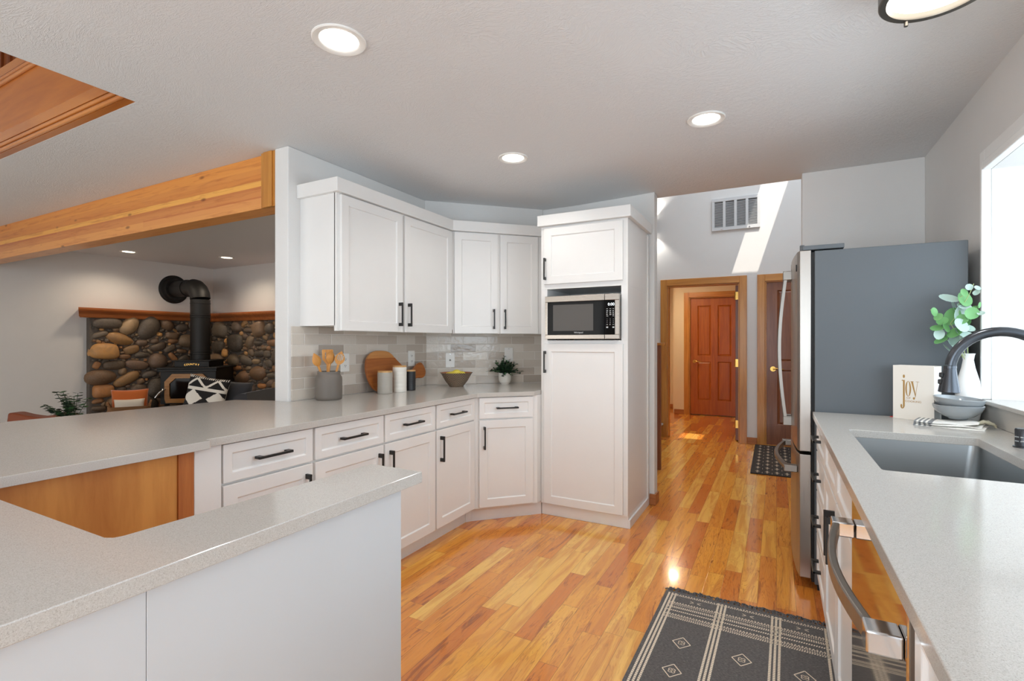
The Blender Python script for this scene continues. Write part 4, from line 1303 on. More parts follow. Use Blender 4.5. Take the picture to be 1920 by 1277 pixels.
# ------------------------------------------------------------------ refrigerator: front faces -x
FY0, FY1 = 2.975, 3.885
t = thing('refrigerator', 'stainless french-door refrigerator with a dark grey side panel', 'refrigerator', (.10, FY1, 0), RM90)
fw = FY1-FY0   # local x: 0 at far side .. fw at the counter side; local y = world x - .10
bm = BM(); box(bm, 0, .072, .03, fw, .671, 1.735); obj('body', bm, M['fridgeside'], t, bevel=.003)
bm = BM(); box(bm, .01, .085, 0, fw-.01, .66, .0295); obj('base', bm, M['blackmat'], t)
bm = BM(); box(bm, .004, .058, .04, fw-.004, .0715, 1.73); obj('gasket', bm, M['dark'], t)
def fdoor(name, x0, x1, z0, z1, edge):
    """door with a gently bowed front over the fridge's full width"""
    bm = BM()
    n = 12
    F_, B_ = [], []
    for i in range(n+1):
        x = x0+(x1-x0)*i/n
        yb = -.022*(1-((x/fw-.5)*2)**2)
        k = 0
        if i == 0 or i == n: k = .006
        F_.append((x, yb+k)); B_.append((x, .0575))
    poly = F_ + B_[::-1]
    prism(bm, poly, z0, z1)
    bmesh.ops.recalc_face_normals(bm, faces=bm.faces[:])
    return obj(name, bm, M['steelv'], t, bevel=.004, bseg=3)
da = fdoor('door', .003, fw/2-.003, .705, 1.742, 1)
db = fdoor('door', fw/2+.003, fw-.003, .705, 1.742, 1)
fz = fdoor('freezer_drawer', .003, fw-.003, .055, .690, 0)
for dr_, xs in ((da, fw/2-.045), (db, fw/2+.045)):
    bm = BM()
    pts = []
    for i in range(19):
        u = i/18; pts.append((xs, -.052-.034*math.sin(PI*u), .80+.86*u))
    rows = []
    for x, y, z in pts: rows.append([bm.verts.new((x+a*.011, y+b*.010, z)) for a, b in ((-1, -.6), (-.6, -1), (.6, -1), (1, -.6), (1, 1), (-1, 1))])
    for a, b in zip(rows, rows[1:]):
        for i in range(6): bm.faces.new((a[i], a[(i+1)%6], b[(i+1)%6], b[i]))
    bm.faces.new(rows[0][::-1]); bm.faces.new(rows[-1])
    bmesh.ops.recalc_face_normals(bm, faces=bm.faces[:])
    h = obj('handle', bm, M['steelh'], dr_, smooth=35)
    for z in (.775, 1.635):
        bm = BM(); box(bm, xs-.013, -.066, z, xs+.013, -.019, z+.055); obj('handle_mount', bm, M['steelh'], h, bevel=.004)
bm = BM()
rows = []
for i in range(21):
    u = i/20; x = .07+(fw-.14)*u; y = -.052-.050*math.sin(PI*u)
    rows.append([bm.verts.new((x, y+b*.010, .60+a*.013)) for a, b in ((-1, -.6), (-.6, -1), (.6, -1), (1, -.6), (1, 1), (-1, 1))])
for a, b in zip(rows, rows[1:]):
    for i in range(6): bm.faces.new((a[i], a[(i+1)%6], b[(i+1)%6], b[i]))
bm.faces.new(rows[0][::-1]); bm.faces.new(rows[-1])
bmesh.ops.recalc_face_normals(bm, faces=bm.faces[:])
h = obj('handle', bm, M['steelh'], fz, smooth=35)
for x in (.07, fw-.07):
    bm = BM(); box(bm, x-.025, -.066, .582, x+.025, -.002, .618); obj('handle_mount', bm, M['steelh'], h, bevel=.004)
bm = BM(); box(bm, .02, .02, 1.7425, .10, .20, 1.765); obj('hinge_cover', bm, M['fridgeside'], t, bevel=.003)
bm = BM(); box(bm, fw-.10, .02, 1.7425, fw-.003, .20, 1.765); cyl(bm, (fw-.025, .018, 1.743), (fw-.025, .018, 1.772), .011, 14)
obj('hinge_cover', bm, M['fridgeside'], t, bevel=.003)
bm = BM(); prism_xz(bm, [(fw-.060+.008*math.cos(a), 1.66+.018*math.sin(a)) for a in [2*PI*i/20 for i in range(20)]], -.0095, -.004); obj('badge', bm, M['blackmat'], db)

# ------------------------------------------------------------------ ceiling lights
KL = 'recessed ceiling lights in the kitchen'
def downlight(label, x, y, r, group, mat, energy, color):
    t = thing('recessed_light', label, 'ceiling light', (x, y, CZ), 0, group)
    bm = BM(); lathe(bm, [(r, -.0002), (r, -.004), (r*.96, -.007), (r*.76, -.005), (r*.715, -.001)], 48, caps=False); obj('trim_ring', bm, M['plate'], t, smooth=40)
    bm = BM(); lathe(bm, [(r*.715, -.0012), (r*.3, -.0014), (.001, -.0014)], 40, caps=False); obj('diffuser', bm, mat, t, smooth=60)
    light('lamp', 'SPOT', (0, 0, -.012), energy, color, parent=t, rot=(0, 0, 0), spot_size=math.radians(150), spot_blend=.6, shadow_soft_size=r*.7)
downlight('large round recessed light nearest the timber-lined ceiling opening', -1.497, 1.394, .102, KL, M['lamp'], 20, (1, .97, .92))
downlight('round recessed light in the ceiling before the wall cabinets', -1.479, 2.804, .095, KL, M['lamp'], 17, (1, .97, .92))
downlight('round recessed light in the ceiling between pantry and refrigerator', -.326, 2.789, .095, KL, M['lamp'], 17, (1, .97, .92))
for p_ in ((-3.6, 3.3), (-3.7, 4.3)):  # hidden fill spots without fixtures, added to brighten the stove room
    light('stove_room_fill', 'SPOT', (p_[0], p_[1], CZ-.02), 22, (1, .83, .64), rot=(0, 0, 0), spot_size=math.radians(165), spot_blend=.7, shadow_soft_size=.07)
LL = 'recessed ceiling lights over the wood stove'
downlight('recessed light of the stove room farther from the room corner', -7.422, 3.386, .095, LL, M['lampw'], 24, (1, .82, .62))
downlight('recessed light of the stove room closer to the room corner', -6.736, 4.259, .095, LL, M['lampw'], 24, (1, .82, .62))

t = thing('flush_mount_light', 'round flush ceiling lamp with a metal ring above the sink side', 'ceiling light', (.435, 1.935, CZ), 0)
bm = BM(); lathe(bm, [(.138, -.0005), (.138, -.03), (.150, -.034), (.150, -.112), (.147, -.115), (.130, -.1145), (.128, -.108), (.128, -.02)], 64, caps=False); obj('ring', bm, M['bronze'], t, smooth=35)
bm = BM(); lathe(bm, [(.128, -.095), (.11, -.103), (.06, -.108), (.001, -.109)], 48, caps=False); obj('diffuser', bm, M['lamp'], t, smooth=60)
bm = BM()
for a in (-2.2, -.1, 2.0): cyl(bm, (.139*math.cos(a), .139*math.sin(a), -.13), (.139*math.cos(a), .139*math.sin(a), -.114), .006, 12)
obj('finial', bm, M['bronze'], t, smooth=40)
light('lamp', 'SPOT', (0, 0, -.125), 15, (1, .97, .93), parent=t, rot=(0, 0, 0), spot_size=math.radians(160), spot_blend=.6, shadow_soft_size=.1)

# wall vent and sconce in the hall
t = thing('wall_vent', 'white return air vent high on the hall wall above the doorway', 'vent', (-.455, HY, 2.89), 0)
W_, H_ = .277, .205
bm = BM(); box(bm, -W_+.01, -.012, -H_+.01, W_-.01, -.001, H_-.01); obj('filter', bm, M['ventg'], t)
bm = BM()
for z0, z1 in ((-H_, -H_+.042), (H_-.042, H_)): box(bm, -W_, -.026, z0, W_, -.0005, z1)
for i in range(5):
    x = -W_ + (2*W_-.032)*i/4; box(bm, x, -.026, -H_+.042, x+.032, -.0005, H_-.042)
obj('frame', bm, M['ventw'], t, bevel=.003)
bm = BM()
for k in range(18):
    z = -H_+.05+k*.0172; box(bm, -W_+.03, -.020, z, W_-.03, -.0125, z+.004)
obj('louver_panel', bm, M['ventw'], t)
bm = BM()
for x in (-.16, .16): cyl(bm, (x, -.030, -H_+.02), (x, -.026, -H_+.02), .009, 12)
obj('latch', bm, M['chrome'], t)
t = thing('wall_sconce', 'up and down wall sconce glowing on the hall wall over the stairs', 'wall lamp', (-1.475, HY, 2.83), 0)
bm = BM(); box(bm, -.05, -.012, -.06, .05, 0, .06); cyl(bm, (0, -.06, -.09), (0, -.06, .09), .05, 24); box(bm, -.02, -.06, -.02, .02, -.012, .02); obj('body', bm, M['bronze'], t, smooth=40)
bm = BM()
for s in (-1, 1): cyl(bm, (0, -.06, s*.0905), (0, -.06, s*.094), .042, 20)
obj('diffuser', bm, M['lamp'], t)
for s in (-1, 1): light('lamp', 'SPOT', (0, -.06, s*.10), 14, (1, .96, .9), parent=t, rot=(0 if s < 0 else PI, 0, 0), spot_size=math.radians(110), spot_blend=.5, shadow_soft_size=.03)

# stairs and handrail at the hall's far side
bm = BM()
for k in range(4):
    box(bm, -2.6, 5.75, .185*k + (0.0 if k == 0 else 0), -1.36-.27*k, 6.845, .185*(k+1)-.03)
    box(bm, -2.6, 5.75, .185*(k+1)-.03, -1.335-.27*k, 6.845, .185*(k+1))
o = obj('staircase', bm, M['carpet'], bevel=.012, bseg=3); o['kind'] = 'structure'
t = thing('stair_rail', 'slim wooden newel post and handrail at the foot of the carpeted stairs', 'handrail', (-1.035, 5.07, 0), 0)
bm = BM(); box(bm, -.022, -.022, 0, .022, .022, 1.235); obj('newel_post', bm, M['doorbrown'], t, bevel=.003)
bm = BM(); box(bm, -.9, -.035, 1.2352, .062, .035, 1.262); obj('handrail', bm, M['casingx'], t, bevel=.006)
bm = BM(); box(bm, -.9, -.02, 0, -.86, .02, 1.235); obj('newel_post', bm, M['doorbrown'], t, bevel=.003)

# ------------------------------------------------------------------ rugs
def rug_quad(bm, x0, y0, x1, y1, z, mi=1):
    f = bm.faces.new([bm.verts.new(p) for p in ((x0, y0, z), (x1, y0, z), (x1, y1, z), (x0, y1, z))]); f.material_index = mi
def rug_poly(bm, pts, z, mi=1):
    a = sum(p[0]*q[1]-q[0]*p[1] for p, q in zip(pts, pts[1:]+pts[:1]))
    if a < 0: pts = pts[::-1]
    f = bm.faces.new([bm.verts.new((x, y, z)) for x, y in pts]); f.material_index = mi
def rug_line(bm, a, b, w, z):
    a = Vector(a); b = Vector(b); n = (b-a).normalized(); n = Vector((-n.y, n.x))*w/2
    rug_poly(bm, [tuple(a+n), tuple(b+n), tuple(b-n), tuple(a-n)], z)
t = thing('runner_rug', 'charcoal woven runner with cream diamonds and fringe before the sink', 'rug', (-.495, 2.615, 0), math.radians(-1.0))
RWD, RLN, rz_ = .72, 1.95, .0095
bm = BM(); box(bm, 0, -RLN, .0005, RWD, 0, .009)
ZP = .0097
def teeth(y, h, pitch, flip=False):
    x = .03
    while x < RWD-.03:
        p = [(x, y), (x+pitch*.8, y), (x+pitch*.4, y+(h if not flip else -h))]
        rug_poly(bm, p, ZP); x += pitch
def rope(y, h, pitch):
    x = .03
    while x < RWD-.03:
        rug_poly(bm, [(x, y), (x+pitch*.55, y), (x+pitch*.95, y+h), (x+pitch*.4, y+h)], ZP); x += pitch
def bands(y):
    teeth(y-.030, .008, .013); rope(y-.041, .007, .009)
    teeth(y-.112, .008, .013); rope(y-.122, .007, .009); teeth(y-.134, .008, .0085); teeth(y-.146, .008, .0085, True); teeth(y-.157, .007, .0085)
    rope(y-.163, .005, .009)
    rope(y-.192, .010, .009)
    teeth(y-.222, .008, .013); rope(y-.232, .007, .009); teeth(y-.244, .008, .0085); rope(y-.256, .008, .009)
bands(0)
def mirror_bands():
    pass
cols = (.036, .266, .495, .70)
for cx in cols:
    for dx in (-.016, 0, .016):
        y = -.02
        while y > -RLN+.02:
            rug_quad(bm, cx+dx-.0045, y-.0095, cx+dx+.0045, y, ZP); y -= .0115
for i in range(3):
    cx = (cols[i]+cols[i+1])/2
    for s in (-1, 1):
        for k in (-1, 1): rug_line(bm, (cx+s*.008, -.075), (cx+s*.024, -.075+k*.010), .003, ZP)
    for j in range(8):
        y = -.435 - j*.20
        if y < -RLN+.1: break
        r = .036
        c = [(cx+r, y), (cx, y+r*1.18), (cx-r, y), (cx, y-r*1.18)]
        for a, b in zip(c, c[1:]+c[:1]): rug_line(bm, a, b, .004, ZP)
        for q in range(4):
            ca = PI/4+q*PI/2
            ctr = (cx+.008*math.cos(ca), y+.008*math.sin(ca))
            rr = [(ctr[0]+.007*math.cos(2*PI*m_/8), ctr[1]+.007*math.sin(2*PI*m_/8)) for m_ in range(9)]
            for a, b in zip(rr, rr[1:]): rug_line(bm, a, b, .0028, ZP)
obj('weave', bm, [M['rugdark'], M['ruglight']], t)
bm = BM(); rd = random.Random(2)
for i in range(62):
    x = .004+(RWD-.008)*i/61
    for q in range(3):
        a = rd.uniform(-.9, .9); L = rd.uniform(.035, .06)
        p = [(x+rd.uniform(-.003, .003), -.002, .006), (x+L*.45*math.sin(a), L*.5, rd.uniform(.006, .016)), (x+L*math.sin(a), L*math.cos(a)*.9, .003)]
        tube(bm, p, .0026, 4)
obj('fringe', bm, M['rugdark'], t)

t = thing('door_mat', 'dark brown mat with pale lozenge rows before the closed hall door', 'rug', (-.232, 6.835, 0), math.radians(.3))
bm = BM(); box(bm, 0, -1.50, .0005, .80, 0, .009); ZP = .0097
for r in range(9):
    for c in range(9):
        cx, cy = .06+c*.085, -.09-r*.165
        rug_poly(bm, [(cx-.007, cy-.05), (cx+.007, cy-.05), (cx+.007, cy+.05), (cx-.007, cy+.05)], ZP)
        rug_poly(bm, [(cx-.024, cy), (cx, cy-.022), (cx+.024, cy), (cx, cy+.022)], ZP+.0003)
        if c < 8:
            rug_poly(bm, [(cx+.040, cy-.07), (cx+.045, cy-.07), (cx+.045, cy-.015), (cx+.040, cy-.015)], ZP)
obj('weave', bm, [M['matdark'], M['matlight']], t)

# ------------------------------------------------------------------ stove room: hearth, river-stone surround, mantel
bm = BM(); prism(bm, [(-8.0, 2.95), (-6.3, 2.95), (-5.9, 3.35), (-5.9, 4.84), (-8.0, 4.84)], 0, .30)
tag(obj('hearth', bm, M['mortar'], bevel=.01), 'low raised masonry hearth under the wood stove in the corner', 'hearth')
SZ0, SZ1 = .301, 1.585
t = thing('stone_surround', 'river-stone half wall wrapping the corner behind the wood stove', 'stone wall', (-8.01, 4.844, 0), 0)
LA, LB = 4.844-3.172, 8.01-2.70   # lengths along the two walls
TH = .085
bm = BM()
box(bm, .0, -LA, SZ0, TH, 0, SZ1); box(bm, TH, -TH, SZ0, LB, 0, SZ1)
obj('mortar_bed', bm, M['mortar'], t)
def pack(L, H, seed, wide=1.0):
    """non-overlapping ellipses in an L x H sheet, big ones first"""
    rg = random.Random(seed); res = .012
    nx, nz = int(L/res), int(H/res)
    occ = np.zeros((nx, nz), bool)
    gx, gz = np.meshgrid((np.arange(nx)+.5)*res, (np.arange(nz)+.5)*res, indexing='ij')
    out = []
    for rmin, rmax, tries in ((.13, .19, 60), (.10, .14, 260), (.075, .10, 700), (.05, .075, 1500), (.032, .05, 2200), (.020, .032, 3000)):
        for _ in range(tries):
            a = rg.uniform(rmin, rmax); asp = rg.uniform(.42, .95); b = max(.018, a*asp)
            th = rg.gauss(0, .22) if rg.random() < .85 else rg.uniform(-1.2, 1.2)
            x, z = rg.uniform(a*.6, L-a*.6), rg.uniform(b*.8, H-b*.8)
            u = (gx-x)*math.cos(th)+(gz-z)*math.sin(th); v = -(gx-x)*math.sin(th)+(gz-z)*math.cos(th)
            e = np.abs(u/(a*.97))**2.5+np.abs(v/(b*.97))**2.5 <= 1
            if (occ & e).any(): continue
            core = np.abs(u/(a*.93))**2.5+np.abs(v/(b*.93))**2.5 <= 1
            occ |= core
            out.append((x, z, a, b, th))
    return out
PAL = [(168, 132, 92), (150, 126, 100), (128, 116, 102), (164, 140, 108), (112, 104, 98), (190, 146, 92), (142, 118, 100), (96, 92, 90), (172, 152, 124), (200, 164, 108), (150, 122, 88), (136, 126, 114)]
bm = BM(); cl = bm.loops.layers.color.new('stone')
def add_stone(place, x, z, a, b, th, rg):
    d = bmesh.ops.create_icosphere(bm, subdivisions=3, radius=1.0)
    pc = rg.choice(PAL); pm = sum(pc)/3; col = srgb(*[c_*.72+pm*.28 for c_ in pc]); k = rg.uniform(1.0, 1.9); col = tuple(min(1, c*k) for c in col[:3])+(1,)
    ph = [rg.uniform(0, 6) for _ in range(6)]
    p = rg.uniform(.62, .95)
    dep = min(b*.75, .085)+.012
    for v in d['verts']:
        q = v.co
        w_ = 1+.07*math.sin(2.3*q.x+ph[0])+.07*math.sin(2.9*q.z+ph[1])+.05*math.sin(4.1*q.y+ph[2])
        sx = math.copysign(abs(q.x)**p, q.x)*a*w_; sz = math.copysign(abs(q.z)**p, q.z)*b*w_; sy = q.y*dep*w_
        v.co = place(x+sx*math.cos(th)-sz*math.sin(th), z+sx*math.sin(th)+sz*math.cos(th), sy)
    for f in {f for v in d['verts'] for f in v.link_faces}:
        f.smooth = True
        for l in f.loops: l[cl] = col
rg = random.Random(4)
for (x, z, a, b, th) in pack(LA-.09, SZ1-SZ0, 21): add_stone(lambda u, w_, y: Vector((TH-.004-y*1.0, -LA+.03+u, SZ0+w_)), x, z, a, b, th, rg)
for (x, z, a, b, th) in pack(2.3, SZ1-SZ0, 33): add_stone(lambda u, w_, y: Vector((TH+.05+u, -TH+.004+y*1.0, SZ0+w_)), x, z, a, b, th, rg)
bmesh.ops.recalc_face_normals(bm, faces=bm.faces[:])
obj('stones', bm, M['stone'], t)

def mantel_piece():
    t = thing('mantel_shelf', 'reddish wooden mantel shelf running along the top of the stone wall', 'mantel', (-8.011, 4.845, 0), 0)
    bm = BM()
    # profile (depth from wall, z)
    prof = [(0, 1.588), (.115, 1.588), (.125, 1.60), (.13, 1.632), (.165, 1.66), (.19, 1.668), (.20, 1.69), (.20, 1.712), (0, 1.712)]
    def run(fn, ends):
        R = [[bm.verts.new(fn(d_, z_, s)) for d_, z_ in prof] for s in ends]
        for a, b in zip(R, R[1:]):
            for i in range(len(prof)): bm.faces.new((a[i], a[(i+1)%len(prof)], b[(i+1)%len(prof)], b[i]))
        return R
    L = 4.845-3.10
    R = [[bm.verts.new(p) for p in [(d_, -L-(.0 if z_ < 1.6 else d_*.45), z_) for d_, z_ in prof]],
         [bm.verts.new(p) for p in [(d_, -d_, z_) for d_, z_ in prof]],
         [bm.verts.new(p) for p in [(5.30, -d_, z_) for d_, z_ in prof]]]
    for a, b in zip(R, R[1:]):
        for i in range(len(prof)): bm.faces.new((a[i], a[(i+1)%len(prof)], b[(i+1)%len(prof)], b[i]))
    bm.faces.new(R[0]); bm.faces.new(R[-1][::-1])
    bmesh.ops.recalc_face_normals(bm, faces=bm.faces[:])
    obj('shelf', bm, M['mantel'], t)
mantel_piece()

# wood stove: local -y is its front
sa = math.radians(37)
sp0 = Vector((-7.33, 4.245)); fwd = Vector((math.sin(sa), -math.cos(sa)))
so = sp0 + fwd*.36
t = thing('wood_stove', 'black iron wood stove with brass-framed glass door in the stone corner', 'stove', (so.x, so.y, .30), sa)
bm = BM(); box(bm, -.35, 0, .12, .35, .62, .60); obj('firebox', bm, M['blackmat'], t, bevel=.006)
bm = BM(); box(bm, -.38, -.05, .6005, .38, .64, .622); prism_xz(bm, [(-.37, .565), (.37, .565), (.37, .600), (-.37, .600)], -.035, -.0005); obj('top_plate', bm, M['blackmat'], t, bevel=.005)
bm = BM(); box(bm, -.22, .10, .6225, .22, .60, .70); box(bm, -.25, .08, .7005, .25, .62, .715); pl = obj('warming_box', bm, M['blackmat'], t, bevel=.004)
for k, ch in enumerate('COUNTRY'):
    u = (k-3)/3
    text_mesh('nameplate_letter', ch, .035, M['brass'], pl, (u*.085, .0985, .66-.010*u*u), (PI/2, u*.30, 0), .001)
bm = BM()
o8 = [(-.27, .14), (.27, .14), (.285, .20), (.285, .43), (.19, .535), (-.19, .535), (-.285, .43), (-.285, .20)]
i8 = [(x*.79, .335+(z-.335)*.70) for x, z in o8]
vo = [[bm.verts.new((x, y, z)) for x, z in pl_] for pl_, y in ((o8, -.002), (o8, -.028), (i8, -.028), (i8, -.010))]
for a, b in zip(vo, vo[1:]):
    for i in range(8): bm.faces.new((a[i], a[(i+1)%8], b[(i+1)%8], b[i]))
bmesh.ops.recalc_face_normals(bm, faces=bm.faces[:])
dr_ = obj('door', bm, M['trimg'], t)
bm = BM(); prism_xz(bm, i8, -.010, -.004); bmesh.ops.recalc_face_normals(bm, faces=bm.faces[:]); obj('glass', bm, M['glassd'], dr_)
bm = BM(); tube(bm, [(-.27, -.028, .33), (-.285, -.05, .33), (-.32, -.075, .29), (-.37, -.08, .22)], [.009, .009, .014, .016], 10); obj('handle', bm, M['chrome'], dr_, smooth=50)
for x in (-.30, .30):
    for y in (.05, .57):
        bm = BM(); tube(bm, [(x*1.05, y, 0), (x, y, .06), (x*.95, y, .12)], [.022, .020, .034], 12); obj('leg', bm, M['blackmat'], t)
bm = BM(); box(bm, -.30, -.16, .085, .30, 0, .105); obj('ash_lip', bm, M['blackmat'], t, bevel=.004)

t = thing('stove_pipe', 'black stovepipe rising from the wood stove and elbowing into the wall', 'stovepipe', (sp0.x, sp0.y, 1.0155), 0)
pr = .125
bm = BM(); lathe(bm, [(pr, 0), (pr, .86)], 36); obj('riser', bm, M['blackmat'], t, smooth=40)
for z in (.08, .11, .60, .63, .80):
    bm = BM(); lathe(bm, [(pr, z), (pr+.004, z+.003), (pr+.004, z+.012), (pr, z+.015)], 36, caps=False); obj('pipe_band', bm, M['blackmat'], t, smooth=50)
ZC = 2.058-1.0155
bm = BM(); r_ = .17
tube(bm, [(-r_+r_*math.cos(a), 0, ZC-r_+r_*math.sin(a)) for a in [0, PI/8, PI/4, 3*PI/8, PI/2]], pr+.003, 32); obj('elbow', bm, M['blackmat'], t, smooth=30)
bm = BM(); tube(bm, [(-r_, 0, ZC), (-.60, 0, ZC)], pr-.008, 32); tube(bm, [(-.30, 0, ZC), (-.33, 0, ZC)], pr, 32); obj('horizontal_run', bm, M['blackmat'], t, smooth=40)
bm = BM()
rr = [[bm.verts.new((x, r*math.cos(2*PI*i/48), ZC+r*math.sin(2*PI*i/48))) for i in range(48)] for x, r in ((-.678, .21), (-.668, .21), (-.66, .19), (-.645, .185), (-.64, .16), (-.60, .15), (-.60, .06))]
for a, b in zip(rr, rr[1:]):
    for i in range(48): bm.faces.new((a[i], a[(i+1)%48], b[(i+1)%48], b[i]))
bmesh.ops.recalc_face_normals(bm, faces=bm.faces[:])
obj('wall_thimble', bm, M['blackmat'], t, smooth=40)

# soft furnishings
def pillow(name, label, mats, loc, rot, w, h, d, cat='cushion', group=None, face=None, parent=None):
    bm = BM(); n = 20
    P = []
    for s in (1, -1):
        g = []
        for i in range(n+1):
            r = []
            for j in range(n+1):
                u, v = i/n*2-1, j/n*2-1
                k = max(0, (1-u**4)*(1-v**4))**.55
                pin = 1-.07*(1-abs(u)**2)*abs(v)**3-0; pin2 = 1-.07*(1-abs(v)**2)*abs(u)**3
                r.append(bm.verts.new((u*w/2*pin2, -s*d/2*k, v*h/2*pin)))
            g.append(r)
        P.append(g)
    for s, g in zip((1, -1), P):
        for i in range(n):
            for j in range(n):
                q = (g[i][j], g[i+1][j], g[i+1][j+1], g[i][j+1])
                f = bm.faces.new(q if s > 0 else q[::-1]); f.smooth = True
                if face: f.material_index = face((i+.5)/n, (j+.5)/n, s)
    bmesh.ops.remove_doubles(bm, verts=bm.verts[:], dist=1e-4)
    o = obj(name, bm, mats)
    o.location = loc; o.rotation_euler = rot
    return tag(o, label, cat, group)

# woven basket of pillows on the hearth
ba = math.radians(62)
bc = Vector((-6.92, 3.17))
t = thing('wicker_basket', 'brown woven basket holding two pillows on the hearth', 'basket', (bc.x, bc.y, .3005), ba)
bm = BM()
prof = [rrect(-.20*k, -.14*k, .20*k, .14*k, .06, 5) for k in (.86, 1.0, 1.04, 1.0, .97)]
zz = [0, .08, .20, .20, .02]
R = [[bm.verts.new((x, y, z)) for x, y in pl_] for pl_, z in zip(prof, zz)]
for a, b in zip(R, R[1:]):
    for i in range(len(a)): bm.faces.new((a[i], a[(i+1)%len(a)], b[(i+1)%len(a)], b[i]))
bm.faces.new(R[0][::-1]); bm.faces.new(R[-1])
bmesh.ops.recalc_face_normals(bm, faces=bm.faces[:])
obj('body', bm, M['wicker'], t)
bm = BM()
for s in (-1, 1): tube(bm, [(s*.19, -.05, .19), (s*.205, -.05, .23), (s*.21, 0, .25), (s*.205, .05, .23), (s*.19, .05, .19)], .011, 10)
obj('handle', bm, M['wicker'], t, smooth=60)
dirv = Vector((math.sin(ba), -math.cos(ba)))
pillow('throw_pillow', 'orange velvet pillow standing in the woven basket', M['orange'], (bc.x-dirv.x*.035, bc.y-dirv.y*.035, .515), (-.12, 0, ba), .37, .36, .09)
pillow('lumbar_pillow', 'small white pillow in the basket, in front of the orange one', M['cream'], (bc.x+dirv.x*.055, bc.y+dirv.y*.055, .475), (-.10, 0, ba), .30, .22, .085)

# chaise sofa: local x to the raised end, local -y towards the kitchen
ca = math.radians(28)
t = thing('chaise_sofa', 'charcoal chaise sofa with one raised end behind the peninsula', 'sofa', (-5.02, 2.83, 0), ca)
bm = BM(); box(bm, -.62, -.34, .12, .56, .34, .40); obj('base', bm, M['charcoal'], t, bevel=.04, bseg=4)
bm = BM(); box(bm, -.63, -.35, .401, .42, .35, .565); obj('seat_cushion', bm, M['charcoal'], t, bevel=.05, bseg=4)
bm = BM(); prism_xz(bm, spline([(.47, .3), (.47, .60), (.52, .74), (.57, .785), (.63, .785), (.65, .75), (.65, .3)], 5), -.22, .36); bmesh.ops.recalc_face_normals(bm, faces=bm.faces[:])
obj('backrest', bm, M['charcoal'], t, smooth=50)
for x in (-.56, .5):
    for y in (-.28, .28):
        bm = BM(); cyl(bm, (x, y, 0), (x, y, .1195), .022, 12); obj('leg', bm, M['black'], t)
c45 = Vector((math.cos(ca), math.sin(ca)))
c1 = Vector((-5.02, 2.83))
p1 = c1 + c45*.33 + Vector((math.sin(ca), -math.cos(ca)))*(-.06)
pillow('back_cushion', 'dark charcoal cushion resting against the raised end of the chaise sofa', M['charcoal'], (p1.x, p1.y, .73), (0, .10, ca), .44, .32, .16)
def bw(u, v, s):
    # bold black-and-white geometric weave
    if v > .93: return 0 if (u*20) % 1 < .5 else 1
    if v > .70:
        m_ = abs(((u*2.0) % 1)-.5)*2
        d_ = (v-.70)/.23
        return 0 if abs(d_-(1-m_)) < .16 else 1
    if v > .62: return 0
    a = ((u*1.7+.1) % 1)-.5; b = ((v-.18)/.50 % 1)-.5
    return 0 if abs(a)*1.0+abs(b) < .42 else 1
p2 = c1 + c45*.215 + Vector((math.sin(ca), -math.cos(ca)))*.13
def bw_pillow():
    bm = BM(); n = 64; w, h, d = .37, .37, .12
    P = []
    for s in (1, -1):
        g = []
        for i in range(n+1):
            r = []
            for j in range(n+1):
                u, v = i/n*2-1, j/n*2-1
                k = max(0, (1-u**4)*(1-v**4))**.55
                r.append(bm.verts.new((u*w/2*(1-.07*(1-v*v)*abs(u)**3), -s*d/2*k, v*h/2*(1-.07*(1-u*u)*abs(v)**3))))
            g.append(r)
        P.append(g)
    for s, g in zip((1, -1), P):
        for i in range(n):
            for j in range(n):
                q = (g[i][j], g[i+1][j], g[i+1][j+1], g[i][j+1])
                f = bm.faces.new(q if s > 0 else q[::-1]); f.smooth = True
                f.material_index = bw((i+.5)/n, (j+.5)/n, s) if s > 0 else 0
    bmesh.ops.remove_doubles(bm, verts=bm.verts[:], dist=1e-4)
    o = obj('throw_pillow', bm, [M['white_f'], M['black_f']])
    o.location = (p2.x, p2.y, .757); o.rotation_euler = (-.14, .18, ca+.12)
    tag(o, 'black and white geometric pillow on the charcoal chaise sofa', 'cushion')
bw_pillow()

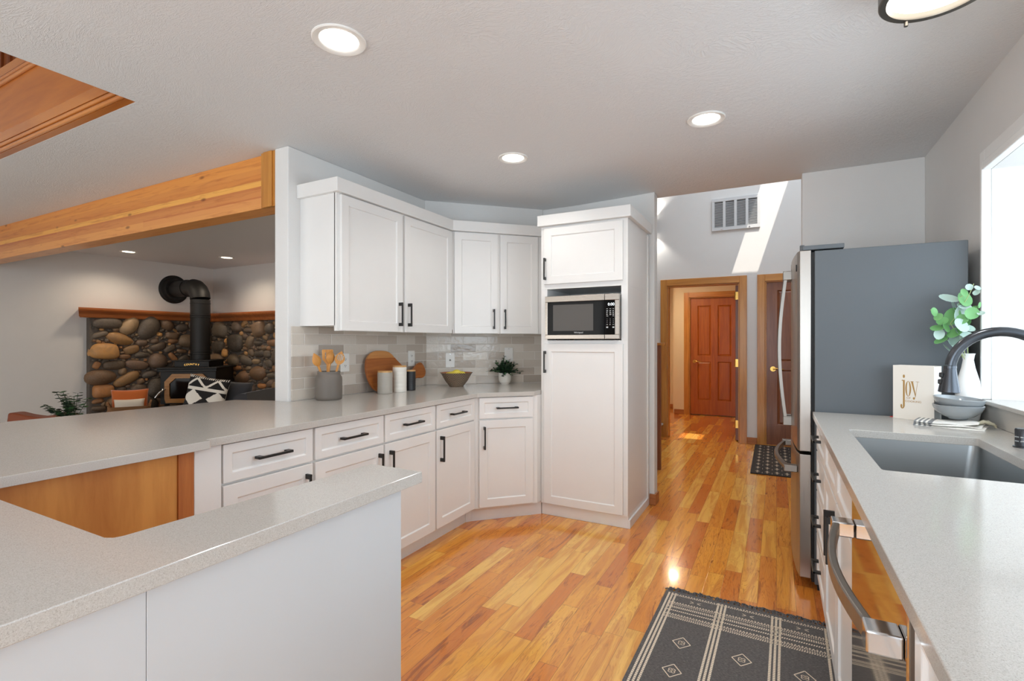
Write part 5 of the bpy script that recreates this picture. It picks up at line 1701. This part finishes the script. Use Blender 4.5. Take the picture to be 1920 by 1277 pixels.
# leather armchair and potted eucalyptus towards the dining side
t = thing('armchair', 'rust leather armchair whose back just shows over the counter edge', 'chair', (-6.04, 2.30, 0), math.radians(207))
bm = BM(); box(bm, -.33, -.30, .30, .33, .30, .44); obj('seat', bm, M['leather'], t, bevel=.04, bseg=4)
bm = BM()
out = spline([(-.30, .30), (-.31, .54), (-.27, .60), (-.15, .605), (0, .585), (.15, .60), (.28, .625), (.32, .58), (.30, .30)], 6)
prism_xz(bm, out, .22, .34); bmesh.ops.recalc_face_normals(bm, faces=bm.faces[:])
obj('backrest', bm, M['leather'], t, smooth=50, bevel=.015)
for s in (-1, 1):
    bm = BM(); box(bm, s*.33-.03, -.30, .3005, s*.33+.03, .30, .54); obj('armrest', bm, M['leather'], t, bevel=.02)
    for y in (-.24, .24):
        bm = BM(); tube(bm, [(s*.30, y, 0), (s*.28, y, .2999)], [.014, .02], 10); obj('leg', bm, M['doorbrown'], t)

t = thing('side_table', 'round dark side table carrying the eucalyptus pot by the armchair', 'table', (-5.24, 1.985, .06), 0)
bm = BM(); lathe(bm, [(.20, .40), (.205, .405), (.205, .42), (.20, .425)], 36); obj('table_top', bm, M['doorbrown'], t, smooth=40)
for a in (0, 2.1, 4.2):
    bm = BM(); tube(bm, [(.17*math.cos(a), .17*math.sin(a), -.0598), (.12*math.cos(a), .12*math.sin(a), .3999)], .011, 10); obj('leg', bm, M['black'], t)
t = thing('potted_plant', 'dark green eucalyptus plant in a pot, between the rust armchair and the stone wall', 'plant', (-5.24, 1.985, .4855), 0)
bm = BM(); lathe(bm, [(.05, 0), (.06, .005), (.075, .10), (.072, .10), (.06, .02), (0, .02)], 32, caps=False); obj('pot', bm, M['canW'], t, smooth=40)
bm = BM(); lathe(bm, [(.072, .09), (.001, .092)], 24, caps=False); obj('soil', bm, M['soil'], t)
bm = BM(); bs = BM(); rd = random.Random(9)
for k in range(20):
    a = rd.uniform(0, 2*PI); lean = rd.uniform(.1, 1.0); L = rd.uniform(.18, .33)
    dv = Vector((math.cos(a)*lean, math.sin(a)*lean, 1)).normalized()
    p0 = Vector((0, 0, .09)); pts = [p0+dv*L*u+Vector((0, 0, -.05*lean*u*u)) for u in (0, .35, .7, 1)]
    tube(bs, pts, .002, 5)
    for q in range(7):
        u = .3+.7*q/6; i = min(2, int(u*3)); c = pts[i].lerp(pts[i+1], u*3-i)
        for s in (-1, 1):
            side = Vector((-math.sin(a)*s, math.cos(a)*s, rd.uniform(-.2, .3)))
            rleaf(bm, c+side*.022, rd.uniform(.014, .024), Vector((rd.uniform(-.4, .4), rd.uniform(-.4, .4), 1)), 0 if rd.random() < .6 else 1, .8, 10)
obj('leaves', bm, [M['greenery'], M['green2']], t)
obj('stems', bs, M['greenery'], t)
